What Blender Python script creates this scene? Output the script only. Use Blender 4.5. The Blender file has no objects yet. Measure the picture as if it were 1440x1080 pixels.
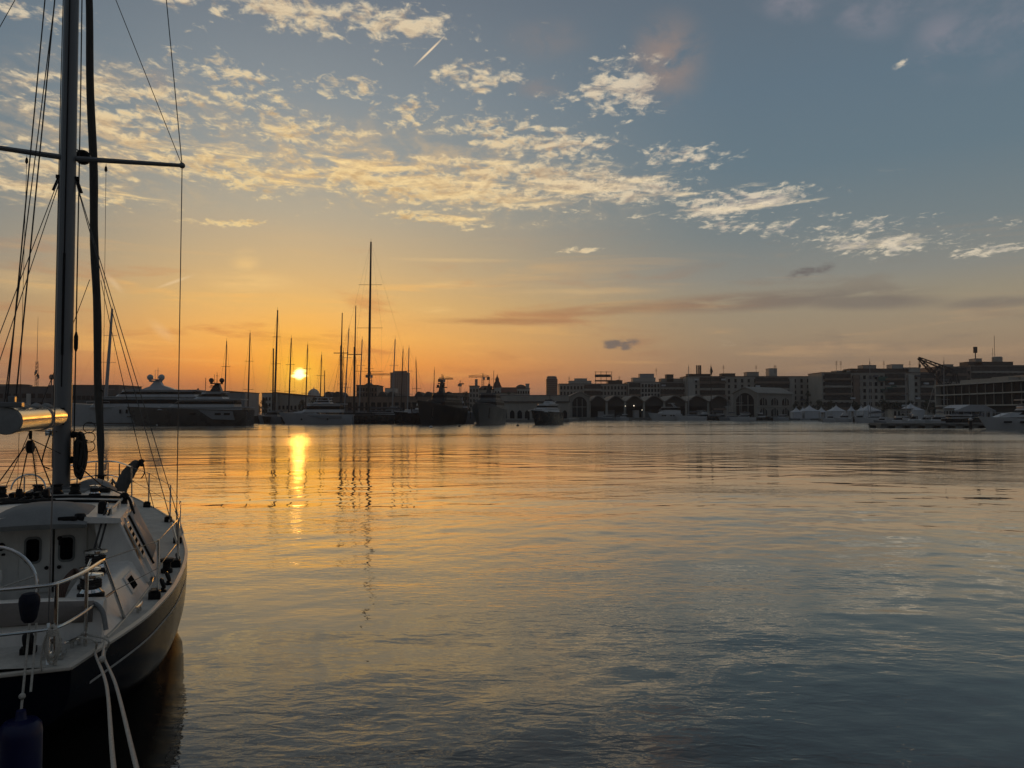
import bpy, bmesh, math, random
from mathutils import Vector, Matrix
from math import radians as R, sin, cos, pi, atan2, degrees, sqrt
random.seed(7)
S = bpy.context.scene
COL = S.collection

# ---------------------------------------------------------------- camera
EYE = 3.3
F = 1088.0                                   # focal length in pixels of the 1440 wide photograph
PITCH = math.atan(40 / F)
cd = bpy.data.cameras.new('camera')
cd.sensor_width = 36.0
cd.lens = 36.0 * F / 1440.0
cd.clip_start = 0.1
cd.clip_end = 20000
cam = bpy.data.objects.new('camera', cd)
cam.location = (0, 0, EYE)
cam.rotation_euler = (pi / 2 + PITCH, 0, 0)
COL.objects.link(cam)
S.camera = cam
S.render.resolution_x, S.render.resolution_y = 1024, 768
S.view_settings.view_transform = 'Standard'
S.view_settings.look = 'None'
S.view_settings.exposure = 0.12
S.view_settings.gamma = 1.0
S.cycles.use_denoising = True
S.cycles.max_bounces = 6
S.cycles.glossy_bounces = 4
S.cycles.diffuse_bounces = 3
S.cycles.sample_clamp_direct = 2.7
S.cycles.sample_clamp_indirect = 4.0
S.cycles.caustics_reflective = False
S.cycles.caustics_refractive = False


def ray(px, py):
    """world direction seen at a pixel of the photograph"""
    x, y = (px - 720) / F, (540 - py) / F
    return Vector((x, cos(PITCH) - y * sin(PITCH), sin(PITCH) + y * cos(PITCH)))


def at(px, py, Y):
    d = ray(px, py)
    return Vector((0, 0, EYE)) + d * (Y / d.y)


def azel(px, py):
    d = ray(px, py).normalized()
    return degrees(atan2(d.x, d.y)), degrees(math.asin(d.z))


def lin(c):
    return tuple((v / 255 / 12.92 if v / 255 <= 0.04045 else ((v / 255 + 0.055) / 1.055) ** 2.4) for v in c)


# ---------------------------------------------------------------- world: sunset sky with clouds
SUN_AZ, SUN_EL = azel(421, 527)
W = bpy.data.worlds.new('World')
S.world = W
W.use_nodes = True
W.cycles.sampling_method = 'MANUAL'
W.cycles.sample_map_resolution = 512
nt = W.node_tree
nt.nodes.clear()


class NB:
    """small helper to wire shader nodes"""
    def __init__(s, tree):
        s.t = tree

    def n(s, kind, inputs=None, **props):
        nd = s.t.nodes.new(kind)
        for k, v in props.items():
            setattr(nd, k, v)
        for k, v in (inputs or {}).items():
            s.put(nd.inputs[k], v)
        return nd

    def put(s, sock, v):
        if isinstance(v, bpy.types.NodeSocket):
            s.t.links.new(v, sock)
        else:
            sock.default_value = v

    def m(s, op, a, b=0.0, c=None, clamp=False):
        nd = s.t.nodes.new('ShaderNodeMath')
        nd.operation = op
        nd.use_clamp = clamp
        s.put(nd.inputs[0], a)
        s.put(nd.inputs[1], b)
        if c is not None:
            s.put(nd.inputs[2], c)
        return nd.outputs[0]

    def step(s, v, a, b, lo=0.0, hi=1.0, smooth=True):
        nd = s.n('ShaderNodeMapRange', {0: v, 1: a, 2: b, 3: lo, 4: hi}, interpolation_type='SMOOTHSTEP' if smooth else 'LINEAR')
        return nd.outputs[0]

    def mix(s, f, a, b, blend='MIX'):
        nd = s.n('ShaderNodeMix', data_type='RGBA', blend_type=blend)
        s.put(nd.inputs[0], f)
        s.put(nd.inputs[6], a)
        s.put(nd.inputs[7], b)
        return nd.outputs[2]

    def noise(s, vec, scale, detail=4, rough=0.55, distort=0.0, lac=2.0):
        return s.n('ShaderNodeTexNoise', {'Vector': vec, 'Scale': scale, 'Detail': detail, 'Roughness': rough,
                                          'Distortion': distort, 'Lacunarity': lac}).outputs[0]

    def mapping(s, vec, loc=(0, 0, 0), rot=(0, 0, 0), scale=(1, 1, 1), kind='POINT'):
        return s.n('ShaderNodeMapping', {'Vector': vec, 'Location': loc, 'Rotation': rot, 'Scale': scale}, vector_type=kind).outputs[0]

    def ramp(s, v, stops):
        nd = s.t.nodes.new('ShaderNodeValToRGB')
        e = nd.color_ramp.elements
        while len(e) > 1:
            e.remove(e[-1])
        for i, (p, c) in enumerate(stops):
            x = e[0] if i == 0 else e.new(p)
            x.position = p
            x.color = (*c, 1)
        s.put(nd.inputs[0], v)
        return nd.outputs[0]


b = NB(nt)
dirv = b.n('ShaderNodeNewGeometry').outputs['Incoming']
dirv = b.n('ShaderNodeVectorMath', {0: dirv, 1: (-1, -1, -1)}, operation='MULTIPLY').outputs[0]
sep = b.n('ShaderNodeSeparateXYZ', {0: dirv})
dx, dy, dz = sep.outputs
az = b.m('MULTIPLY', b.m('ARCTAN2', dx, dy), 180 / pi)
el = b.m('MULTIPLY', b.m('ARCSINE', dz), 180 / pi)
ae = b.mapping(b.n('ShaderNodeCombineXYZ', {0: az, 1: el, 2: 0.0}).outputs[0])
elc = b.m('DIVIDE', el, 90.0, clamp=True)
sunv = Vector((sin(R(SUN_AZ)) * cos(R(SUN_EL)), cos(R(SUN_AZ)) * cos(R(SUN_EL)), sin(R(SUN_EL))))
dots = b.n('ShaderNodeVectorMath', {0: dirv, 1: tuple(sunv)}, operation='DOT_PRODUCT').outputs['Value']
sang = b.m('MULTIPLY', b.m('ARCCOSINE', b.m('MINIMUM', dots, 1.0)), 180 / pi)


def rampstops(rows):
    return [(e / 90.0, lin(c)) for e, c in rows]


sunside = b.ramp(elc, rampstops([
    (0.0, (130, 92, 74)), (1.0, (162, 106, 76)), (2.0, (222, 130, 64)), (3.4, (255, 160, 62)), (5.2, (255, 182, 84)),
    (7.8, (232, 184, 110)), (10.4, (208, 177, 128)), (14.3, (177, 167, 146)), (18, (152, 155, 151)),
    (22, (134, 143, 148)), (28, (112, 122, 132)), (40, (78, 85, 91)), (60, (66, 75, 82)), (90, (56, 65, 73))]))
farside = b.ramp(elc, rampstops([
    (0.0, (124, 105, 96)), (1.0, (136, 113, 100)), (3.2, (152, 127, 104)), (5.2, (156, 137, 113)), (7.8, (151, 141, 121)),
    (9.5, (136, 136, 129)), (12.5, (116, 127, 130)), (17, (100, 119, 130)), (22, (95, 114, 128)), (28, (93, 107, 120)),
    (40, (74, 82, 90)), (60, (64, 74, 82)), (90, (56, 65, 73))]))
backside = b.ramp(elc, rampstops([
    (0.0, (72, 78, 82)), (6, (84, 88, 90)), (14, (84, 92, 98)), (30, (76, 88, 98)), (60, (62, 73, 83)), (90, (54, 65, 75))]))
daz = b.m('ABSOLUTE', b.m('WRAP', b.m('SUBTRACT', az, SUN_AZ), 180.0, -180.0))
base = b.mix(b.step(daz, -1.0, 34.0), sunside, farside)
base = b.mix(b.m('MULTIPLY', b.m('MULTIPLY', b.step(b.m('SUBTRACT', SUN_AZ, az), 4, 26), b.step(daz, 90, 60)), 0.62), base, farside)
base = b.mix(b.step(daz, 55.0, 130.0), base, backside)
# the Nishita sky carries a share of the light
sky = b.n('ShaderNodeTexSky', sky_type='NISHITA')
sky.sun_disc = False
sky.sun_elevation = R(SUN_EL)
sky.sun_rotation = R(SUN_AZ)
sky.air_density, sky.dust_density, sky.ozone_density = 1.2, 2.5, 1.5
nish = b.mix(1.0, sky.outputs[0], (0.055, 0.055, 0.055, 1), 'MULTIPLY')
base = b.mix(0.06, base, nish)

# ---- low stratus streaks of haze near the horizon
str_n = b.noise(b.mapping(ae, scale=(0.06, 0.75, 1)), 1.0, 5, 0.6, 0.6)
str_n2 = b.noise(b.mapping(ae, loc=(7, 3, 0), rot=(0, 0, R(3)), scale=(0.11, 0.5, 1)), 1.0, 5, 0.6, 0.4)
low = b.m('MULTIPLY', b.step(el, 0.2, 2.5), b.step(el, 14.0, 6.0))
warm = b.mix(b.step(daz, 5, 40), (*lin((255, 190, 96)), 1), (*lin((186, 152, 116)), 1))
base = b.mix(b.m('MULTIPLY', b.m('MULTIPLY', b.step(str_n, 0.52, 0.70), low), 0.50), base, warm)
dusk = b.mix(b.step(daz, 5, 40), (*lin((196, 118, 66)), 1), (*lin((124, 112, 100)), 1))
base = b.mix(b.m('MULTIPLY', b.m('MULTIPLY', b.step(str_n2, 0.52, 0.72), low), 0.55), base, dusk)


# ---- clouds: fields of altocumulus with places in the sky
def blob(*a):
    return a


def mkblob(px, py, rx, ry, ang=0, k=1.0, soft=0.0):
    a, e = azel(px, py)
    deg = 0.0527
    ca = cos(R(a)) ** 1.0
    v = b.mapping(ae, (a, e, 0), (0, 0, R(ang)), (rx * deg * ca * 1.15, ry * deg * 1.15, 1), 'TEXTURE')
    g = b.n('ShaderNodeTexGradient', {'Vector': v}, gradient_type='SPHERICAL').outputs['Fac']
    return b.step(g, 0.0, 1.0 - soft / 1.15, 0.0, k)


def union(items):
    out = mkblob(*items[0])
    for i in items[1:]:
        out = b.m('MAXIMUM', out, mkblob(*i))
    return out


zz = b.m('ADD', b.m('MAXIMUM', dz, 0.0), 0.07)
q = b.mapping(b.n('ShaderNodeCombineXYZ', {0: b.m('DIVIDE', dx, zz), 1: b.m('DIVIDE', dy, zz), 2: 0.0}).outputs[0])
fine = b.noise(b.mapping(q, rot=(0, 0, R(8)), scale=(1.0, 0.7, 1)), 30.0, 4, 0.6, 0.5)
mid = b.noise(b.mapping(q, loc=(3.1, 1.7, 0), scale=(1.0, 0.6, 1)), 9.0, 3, 0.55, 0.6)
tuft = b.noise(b.mapping(ae, loc=(1.3, 4.7, 2.2), rot=(0, 0, R(-6)), scale=(0.55, 1.35, 1)), 0.9, 6, 0.62, 0.5)
field = b.m('ADD', b.m('MULTIPLY', fine, 0.55), b.m('ADD', b.m('MULTIPLY', mid, 0.36), b.m('MULTIPLY', tuft, 0.50)))
field2 = b.m('ADD', b.m('MULTIPLY', fine, 0.55), b.m('ADD', b.m('MULTIPLY', mid, 0.36), b.m('MULTIPLY', b.noise(b.mapping(ae, loc=(1.3, 4.7 + 0.42, 2.2), rot=(0, 0, R(-6)), scale=(0.55, 1.35, 1)), 0.9, 6, 0.62, 0.5), 0.50)))
dense = union([
    blob(600, 262, 420, 62, -5, 1.0), blob(300, 235, 300, 52, -6, 0.95), blob(850, 262, 260, 44, -4, 1.0),
    blob(70, 225, 230, 44, -2, 0.9), blob(1030, 287, 210, 34, 3, 1.0), blob(610, 308, 150, 20, -4, 1.0),
    blob(70, 268, 260, 20, -2, 1.0), blob(320, 313, 110, 9, 3, 1.1), blob(1240, 343, 200, 28, -4, 0.95),
    blob(1040, 320, 110, 18, -4, 0.9), blob(1390, 352, 110, 14, -3, 0.9), blob(1180, 320, 330, 36, -4, 0.7),
    blob(810, 352, 70, 7, 0, 1.1), blob(40, 15, 110, 26, 0, 0.95), blob(740, 245, 300, 30, -3, 1.05)])
loose = union([
    blob(170, 150, 290, 90, 0, 0.95), blob(430, 22, 360, 50, -2, 1.0), blob(560, 30, 170, 45, 0, 1.05), blob(480, 122, 120, 30, 0, 1.0),
    blob(340, 130, 180, 60, -20, 0.92), blob(865, 125, 140, 66, 0, 1.06), blob(720, 190, 190, 50, -8, 1.05), blob(790, 205, 180, 34, -4, 1.1), blob(660, 110, 120, 40, 0, 1.0),
    blob(960, 220, 110, 40, 0, 0.85), blob(410, 180, 200, 46, 0, 0.92), blob(575, 160, 100, 50, 0, 0.9), blob(1268, 91, 22, 9, 8, 0.92)])
dn_mask = b.m('MAXIMUM', b.m('MULTIPLY', dense, 0.30), b.m('MULTIPLY', loose, 0.29))
# other parts of the sky carry a few scattered fields
away = b.m('MULTIPLY', b.m('MULTIPLY', b.step(daz, 62, 90), b.step(el, 6, 20)), b.step(b.noise(q, 0.7, 2), 0.45, 0.65))
high = b.m('MULTIPLY', b.m('MULTIPLY', b.step(el, 29, 34), b.step(el, 70, 45)), b.step(b.noise(b.mapping(q, loc=(5, 2, 0)), 1.1, 2), 0.42, 0.58))
dn_mask = b.m('MAXIMUM', dn_mask, b.m('MULTIPLY', b.m('MAXIMUM', away, high), 0.30))
dens = b.m('SUBTRACT', b.m('ADD', field, dn_mask), 0.875)
dens2 = b.m('SUBTRACT', b.m('ADD', field2, dn_mask), 0.875)
alpha = b.step(dens, 0.0, 0.22)
litk = b.m('ADD', 0.62, b.m('MULTIPLY', b.m('SUBTRACT', dens2, dens), -9.0), clamp=True)
thick = b.step(dens, 0.07, 0.22)
litk = b.m('MULTIPLY', litk, b.m('SUBTRACT', 1.0, b.m('MULTIPLY', thick, 0.45)))
cream = b.mix(b.step(sang, 8, 34), (*lin((255, 224, 156)), 1), (*lin((246, 228, 196)), 1))
cream = b.mix(b.step(sang, 50, 85), cream, (*lin((150, 146, 152)), 1))
greyc = b.mix(b.step(sang, 8, 40), (*lin((196, 160, 112)), 1), (*lin((146, 144, 144)), 1))
greyc = b.mix(b.step(sang, 50, 85), greyc, (*lin((104, 108, 120)), 1))
ccol = b.mix(litk, greyc, cream)
bmask = union([blob(560, 250, 470, 50, -5, 1.0), blob(820, 255, 330, 44, -3, 1.0), blob(1040, 288, 190, 26, 3, 1.0), blob(330, 225, 330, 46, -6, 0.95), blob(60, 262, 260, 30, -2, 0.9), blob(1230, 342, 200, 18, -4, 0.8), blob(620, 306, 120, 16, -3, 0.95)])
bn0 = b.noise(b.mapping(ae, loc=(9, 2, 0), rot=(0, 0, R(-5)), scale=(0.16, 0.95, 1)), 1.0, 7, 0.64, 0.5)
bn1 = b.noise(b.mapping(ae, loc=(9, 2 - 0.30, 0), rot=(0, 0, R(-5)), scale=(0.16, 0.95, 1)), 1.0, 7, 0.64, 0.5)
bd = b.m('SUBTRACT', b.m('MULTIPLY_ADD', bmask, 0.30, bn0), 0.68)
blit = b.m('MULTIPLY_ADD', b.m('SUBTRACT', bn0, bn1), 5.0, 0.42, clamp=True)
bcol = b.mix(blit, b.mix(b.step(sang, 8, 40), (*lin((206, 170, 122)), 1), (*lin((148, 145, 142)), 1)), b.mix(b.step(sang, 8, 36), (*lin((255, 218, 146)), 1), (*lin((232, 212, 178)), 1)))
base = b.mix(b.step(bd, 0.0, 0.20, 0, 0.85), base, bcol)
# veil between the tufts
veil = b.m('MULTIPLY', union([blob(150, 190, 260, 100, 0, 1), blob(560, 240, 420, 70, -5, 1)]), b.step(b.m('ADD', mid, b.m('MULTIPLY', tuft, 0.6)), 0.62, 1.0))
base = b.mix(b.m('MULTIPLY', b.m('MULTIPLY', veil, b.step(b.m('MULTIPLY_ADD', fine, 0.6, b.m('MULTIPLY', mid, 0.4)), 0.34, 0.60, 0.35, 1.0)), 0.72), base, b.mix(b.step(sang, 8, 40), (*lin((226, 186, 126)), 1), (*lin((176, 168, 156)), 1)))
base = b.mix(b.m('MULTIPLY', alpha, 0.92), base, ccol)
# soft high smudges
wob = b.noise(b.mapping(ae, scale=(0.25, 0.4, 1)), 1.0, 5, 0.6, 0.3)
smudge = union([blob(938, 84, 66, 64, -25, 1.0, 0.0), blob(770, 55, 70, 30, 0, 0.35, 0.0), blob(760, 125, 40, 16, 0, 0.5, 0.0), blob(225, 115, 20, 18, 0, 0.5, 0.0)])
base = b.mix(b.m('MULTIPLY', smudge, b.step(wob, 0.30, 0.58, 0, 0.75)), base, (*lin((150, 131, 121)), 1))
pink = union([blob(1110, 8, 60, 22, -15, 1, 0), blob(1210, 25, 70, 26, -20, 0.8, 0), blob(1325, 60, 50, 50, 0, 0.9, 0), blob(1260, 5, 120, 30, 0, 0.7, 0), blob(1400, 40, 80, 60, 0, 0.6, 0)])
base = b.mix(b.m('MULTIPLY', pink, b.step(wob, 0.38, 0.66, 0, 0.5)), base, (*lin((150, 142, 150)), 1))
# dark stratus bars to the right of the sun
dkn = b.noise(b.mapping(ae, loc=(2, 9, 0), scale=(0.16, 1.3, 1)), 1.0, 6, 0.6, 0.3)
dark = union([blob(1060, 424, 240, 15, 1, 1.0, 0.3), blob(1210, 424, 130, 13, -3, 0.9, 0.3), blob(860, 436, 170, 8, 2, 0.8, 0.2), blob(710, 452, 130, 6, 0, 0.9, 0.2), blob(1400, 425, 90, 9, 0, 0.8, 0.2)])
base = b.mix(b.m('MULTIPLY', dark, b.step(dkn, 0.26, 0.50, 0, 0.8)), base, b.mix(b.step(daz, 10, 40), (*lin((172, 122, 80)), 1), (*lin((116, 108, 101)), 1)))
puff_n = b.noise(b.mapping(ae, loc=(4, 4, 0), scale=(0.8, 1.7, 1)), 1.0, 6, 0.66)
puff = union([blob(874, 484, 46, 14, 0, 1.3, 0.0), blob(1128, 384, 36, 13, 12, 1.0, 0.0), blob(1160, 377, 26, 12, 15, 1.0, 0.0), blob(945, 457, 24, 6, 0, 0.5, 0.1), blob(950, 474, 14, 4, 0, 0.4, 0.1)])
base = b.mix(b.step(b.m('MULTIPLY', puff, b.m('SUBTRACT', puff_n, 0.22)), 0.10, 0.34, 0, 0.85), base, (*lin((104, 98, 96)), 1))
# vapour trails and bright wisps
trail = union([blob(604, 72, 30, 1.7, 41, 1.0, 0.2), blob(246, 396, 30, 2.6, 24, 0.4, 0.1), blob(160, 398, 20, 5, -48, 0.3, 0.0), blob(228, 466, 26, 9, -40, 0.22, 0.0)])
base = b.mix(b.m('MULTIPLY', trail, 0.75), base, (*lin((250, 222, 182)), 1))
wisp = union([blob(345, 368, 24, 20, 20, 0.8, 0.0), blob(350, 395, 75, 18, 0, 0.8, 0.0), blob(60, 400, 120, 18, -3, 0.6, 0), blob(830, 410, 130, 7, 0, 0.6, 0), blob(640, 402, 60, 9, 0, 0.6, 0), blob(610, 436, 40, 6, 0, 0.7, 0), blob(640, 366, 110, 4, 0, 0.5, 0)])
base = b.mix(b.m('MULTIPLY', wisp, b.step(dkn, 0.3, 0.65, 0, 0.6)), base, b.mix(b.step(daz, 4, 30), (*lin((250, 206, 132)), 1), (*lin((206, 172, 126)), 1)))
# the sun low in the haze with its aureole
g1 = b.m('POWER', b.step(sang, 7.0, 0.4, smooth=False), 2.4)
base = b.mix(b.m('MULTIPLY', g1, 0.85), base, (1.0, 0.50, 0.035, 1))
g2 = b.m('POWER', b.step(sang, 2.6, 0.3, smooth=False), 2.2)
base = b.mix(b.m('MULTIPLY', g2, 0.9), base, (1.3, 0.66, 0.05, 1))
streaky = b.step(b.noise(b.mapping(ae, loc=(5, 1, 0), scale=(0.35, 3.2, 1)), 1.0, 3, 0.5), 0.35, 0.6, 0.75, 1.15)
disc = b.m('POWER', b.step(b.m('DIVIDE', sang, streaky), 0.66, 0.18), 1.5)
base = b.mix(disc, base, (5.0, 3.6, 1.3, 1))
bg = b.n('ShaderNodeBackground', {'Color': base, 'Strength': 1.0})
out = b.n('ShaderNodeOutputWorld', {'Surface': bg.outputs[0]})

# ---------------------------------------------------------------- sun lamp
sl = bpy.data.lights.new('sun', 'SUN')
sl.energy = 0.36
sl.angle = R(0.5)
sl.color = (1.0, 0.40, 0.06)
so = bpy.data.objects.new('sun', sl)
so.rotation_euler = sunv.to_track_quat('Z', 'Y').to_euler()
COL.objects.link(so)
# ---------------------------------------------------------------- mesh helpers
def link(name, me, mat=None, parent=None):
    o = bpy.data.objects.new(name, me)
    COL.objects.link(o)
    if parent is not None:
        o.parent = parent
    if mat is not None and not me.materials:
        me.materials.append(mat)
    return o


def tag(o, label=None, cat=None, group=None, kind=None):
    if label:
        o['label'] = label
    if cat:
        o['category'] = cat
    if group:
        o['group'] = group
    if kind:
        o['kind'] = kind
    return o


def thing(name, label, cat, loc=(0, 0, 0), rz=0.0, group=None):
    o = bpy.data.objects.new(name, None)
    o.empty_display_size = 0.3
    COL.objects.link(o)
    o.location = loc
    o.rotation_euler = (0, 0, rz)
    return tag(o, label, cat, group)


class MB:
    """collects solid shapes and links them as one mesh"""
    def __init__(s):
        s.v, s.f = [], []

    def add(s, vs, fs):
        k = len(s.v)
        s.v += [tuple(p) for p in vs]
        s.f += [tuple(i + k for i in f) for f in fs]
        return s

    def box(s, c, d, rz=0.0, taper=1.0, M=None):
        x, y, z = d[0] / 2, d[1] / 2, d[2] / 2
        vs = []
        for k, t in ((-z, 1.0), (z, taper)):
            for a, bb in ((-x, -y), (x, -y), (x, y), (-x, y)):
                p = Vector((a * t, bb * t, k))
                if M is not None:
                    p = M @ p
                elif rz:
                    p = Matrix.Rotation(rz, 3, 'Z') @ p
                vs.append(Vector(c) + p)
        return s.add(vs, [(3, 2, 1, 0), (4, 5, 6, 7), (0, 1, 5, 4), (1, 2, 6, 5), (2, 3, 7, 6), (3, 0, 4, 7)])

    def hexa(s, lo, hi):
        """solid between two quads (each four points, same order)"""
        return s.add(list(lo) + list(hi), [(3, 2, 1, 0), (4, 5, 6, 7), (0, 1, 5, 4), (1, 2, 6, 5), (2, 3, 7, 6), (3, 0, 4, 7)])

    def prism(s, poly, z0, z1):
        n = len(poly)
        vs = [(x, y, z0) for x, y in poly] + [(x, y, z1) for x, y in poly]
        fs = [tuple(range(n - 1, -1, -1)), tuple(range(n, 2 * n))]
        fs += [(i, (i + 1) % n, n + (i + 1) % n, n + i) for i in range(n)]
        return s.add(vs, fs)

    def loft(s, rings, caps=True, closed=True):
        n = len(rings[0])
        vs = [p for r in rings for p in r]
        fs = []
        for j in range(len(rings) - 1):
            for i in range(n if closed else n - 1):
                a, c = j * n + i, j * n + (i + 1) % n
                fs.append((a, c, c + n, a + n))
        if caps:
            fs.append(tuple(range(n - 1, -1, -1)))
            fs.append(tuple(range((len(rings) - 1) * n, len(rings) * n)))
        return s.add(vs, fs)

    def tube(s, pts, r, n=8, caps=True):
        pts = [Vector(p) for p in pts]
        rs = r if isinstance(r, (list, tuple)) else [r] * len(pts)
        rings = []
        up = None
        for i, p in enumerate(pts):
            t = (pts[min(i + 1, len(pts) - 1)] - pts[max(i - 1, 0)])
            if t.length < 1e-9:
                t = Vector((0, 0, 1))
            t.normalize()
            if up is None:
                up = Vector((0, 0, 1)) if abs(t.z) < 0.9 else Vector((1, 0, 0))
            u = up - t * up.dot(t)
            if u.length < 1e-6:
                u = t.orthogonal()
            u.normalize()
            up = u
            w = t.cross(u)
            rings.append([p + (u * cos(2 * pi * k / n) + w * sin(2 * pi * k / n)) * rs[i] for k in range(n)])
        return s.loft(rings, caps)

    def lathe(s, c, prof, n=16, M=None):
        """prof: (radius, height) pairs round the local z axis"""
        rings = []
        for r, h in prof:
            ring = []
            for k in range(n):
                p = Vector((max(r, 1e-4) * cos(2 * pi * k / n), max(r, 1e-4) * sin(2 * pi * k / n), h))
                ring.append(Vector(c) + (M @ p if M is not None else p))
            rings.append(ring)
        return s.loft(rings, True)

    def ball(s, c, r, n=12, sc=(1, 1, 1)):
        prof = [(r * sin(pi * i / n), -r * cos(pi * i / n)) for i in range(n + 1)]
        return s.lathe(c, prof, n + 4, Matrix.Diagonal(sc))

    def torus(s, c, R_, r, M=None, n=32, k=8, a0=0.0, a1=2 * pi):
        M = M or Matrix.Identity(3)
        cl = abs(a1 - a0 - 2 * pi) < 1e-6
        pts = [Vector(c) + M @ Vector((R_ * cos(a0 + (a1 - a0) * i / n), R_ * sin(a0 + (a1 - a0) * i / n), 0)) for i in range(n + 1)]
        return s.tube(pts, r, k, caps=not cl)

    def build(s, name, mat=None, parent=None, smooth=True, ang=38, bevel=0.0):
        me = bpy.data.meshes.new(name)
        me.from_pydata(s.v, [], s.f)
        me.update()
        bm = bmesh.new()
        bm.from_mesh(me)
        bmesh.ops.recalc_face_normals(bm, faces=bm.faces)
        bm.to_mesh(me)
        bm.free()
        if smooth:
            me.shade_smooth()
            me.set_sharp_from_angle(angle=R(ang))
        o = link(name, me, mat, parent)
        if bevel:
            md = o.modifiers.new('edge', 'BEVEL')
            md.width = bevel
            md.segments = 2
            md.limit_method = 'ANGLE'
            md.angle_limit = R(35)
        return o


def Rx(a):
    return Matrix.Rotation(a, 3, 'X')


def Ry(a):
    return Matrix.Rotation(a, 3, 'Y')


def Rz(a):
    return Matrix.Rotation(a, 3, 'Z')


def sag(a, c, k, n=10):
    a, c = Vector(a), Vector(c)
    return [a.lerp(c, i / n) - Vector((0, 0, k * 4 * (i / n) * (1 - i / n))) for i in range(n + 1)]


def smoothpts(pts, n=6):
    """Catmull-Rom curve through the points"""
    P = [Vector(p) for p in pts]
    P = [P[0] * 2 - P[1]] + P + [P[-1] * 2 - P[-2]]
    o = []
    for i in range(1, len(P) - 2):
        for j in range(n):
            t = j / n
            a, bb, c, d = P[i - 1], P[i], P[i + 1], P[i + 2]
            o.append(0.5 * ((2 * bb) + (c - a) * t + (2 * a - 5 * bb + 4 * c - d) * t * t + (3 * bb - a - 3 * c + d) * t ** 3))
    o.append(P[-2])
    return o


def copy_tree(o, parent=None):
    c = o.copy()
    COL.objects.link(c)
    c.parent = parent
    for ch in o.children:
        copy_tree(ch, c)
    return c


# ---------------------------------------------------------------- materials
MATS = {}


def mat(name, col, rough=0.5, metal=0.0, var=0.12, scale=3.0, bump=0.0, spec=0.5, coat=0.0, streak=1.0, ior=1.45):
    """a surface of one colour with uneven tone, gloss and (optionally) relief"""
    if name in MATS:
        return MATS[name]
    m = bpy.data.materials.new(name)
    m.use_nodes = True
    t = m.node_tree
    t.nodes.clear()
    q_ = NB(t)
    pos = q_.n('ShaderNodeTexCoord').outputs['Object']
    pos = q_.mapping(pos, scale=(1, 1, 1 / streak))
    n1 = q_.noise(pos, scale, 6, 0.62)
    n2 = q_.noise(pos, scale * 6.3, 3, 0.6)
    v = q_.m('ADD', q_.m('MULTIPLY', n1, 0.7), q_.m('MULTIPLY', n2, 0.3))
    k = q_.step(v, 0.3, 0.7, 1 - var, 1 + var)
    c = q_.n('ShaderNodeVectorMath', {0: tuple(col), 'Scale': k}, operation='SCALE').outputs[0]
    rg = q_.step(n1, 0.3, 0.7, max(0.02, rough * 0.8), min(1.0, rough * 1.2))
    p = q_.n('ShaderNodeBsdfPrincipled', {'Base Color': c, 'Roughness': rg, 'Metallic': metal, 'Specular IOR Level': spec, 'Coat Weight': coat, 'IOR': ior})
    if bump:
        bn = q_.n('ShaderNodeBump', {'Height': v, 'Strength': 1.0, 'Distance': bump})
        t.links.new(bn.outputs[0], p.inputs['Normal'])
    q_.n('ShaderNodeOutputMaterial', {'Surface': p.outputs[0]})
    MATS[name] = m
    return m


# ---------------------------------------------------------------- water
def water_material():
    m = bpy.data.materials.new('harbour_water')
    m.use_nodes = True
    t = m.node_tree
    t.nodes.clear()
    w = NB(t)
    P = w.n('ShaderNodeNewGeometry').outputs['Position']
    patch = w.noise(w.mapping(P, scale=(0.05, 0.085, 1)), 1.0, 3, 0.55, 0.6)
    ruff = w.step(patch, 0.42, 0.60, 0.12, 1.55)
    rip = w.noise(w.mapping(P, loc=(1, 5, 0), rot=(0, 0, R(14)), scale=(3.0, 6.2, 1)), 1.0, 2, 0.5, 0.4)
    tiny = w.noise(w.mapping(P, rot=(0, 0, R(-20)), scale=(9, 17, 1)), 1.0, 2, 0.55)
    h = w.m('MULTIPLY', w.m('MULTIPLY', rip, 0.0070), ruff)
    h = w.m('ADD', h, w.m('MULTIPLY', w.m('MULTIPLY', tiny, 0.0007), ruff))
    bn = w.n('ShaderNodeBump', {'Height': h, 'Strength': 1.0, 'Distance': 1.0})
    fr = w.m('MINIMUM', w.m('MULTIPLY_ADD', w.n('ShaderNodeFresnel', {'IOR': 1.34, 'Normal': bn.outputs[0]}).outputs[0], 1.95, 0.0), 0.97)
    # the open middle of the basin is finely ruffled by the breeze, with calmer lanes in it
    lane = w.noise(w.mapping(P, loc=(3, 7, 0), rot=(0, 0, R(4)), scale=(0.012, 0.055, 1)), 1.0, 3, 0.55, 0.4)
    breeze = w.m('MULTIPLY', w.step(w.n('ShaderNodeSeparateXYZ', {0: P}).outputs[1], 22, 95), w.step(lane, 0.30, 0.52, 0.45, 1.0))
    rough = w.m('MULTIPLY_ADD', breeze, 0.155, 0.022)
    body = w.n('ShaderNodeBsdfDiffuse', {'Color': (0.018, 0.018, 0.016, 1)})
    gl = w.n('ShaderNodeBsdfGlossy', {'Color': (0.99, 0.955, 0.895, 1), 'Roughness': rough, 'Normal': bn.outputs[0]})
    mx = w.n('ShaderNodeMixShader', {0: fr, 1: body.outputs[0], 2: gl.outputs[0]})
    w.n('ShaderNodeOutputMaterial', {'Surface': mx.outputs[0]})
    return m


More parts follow.
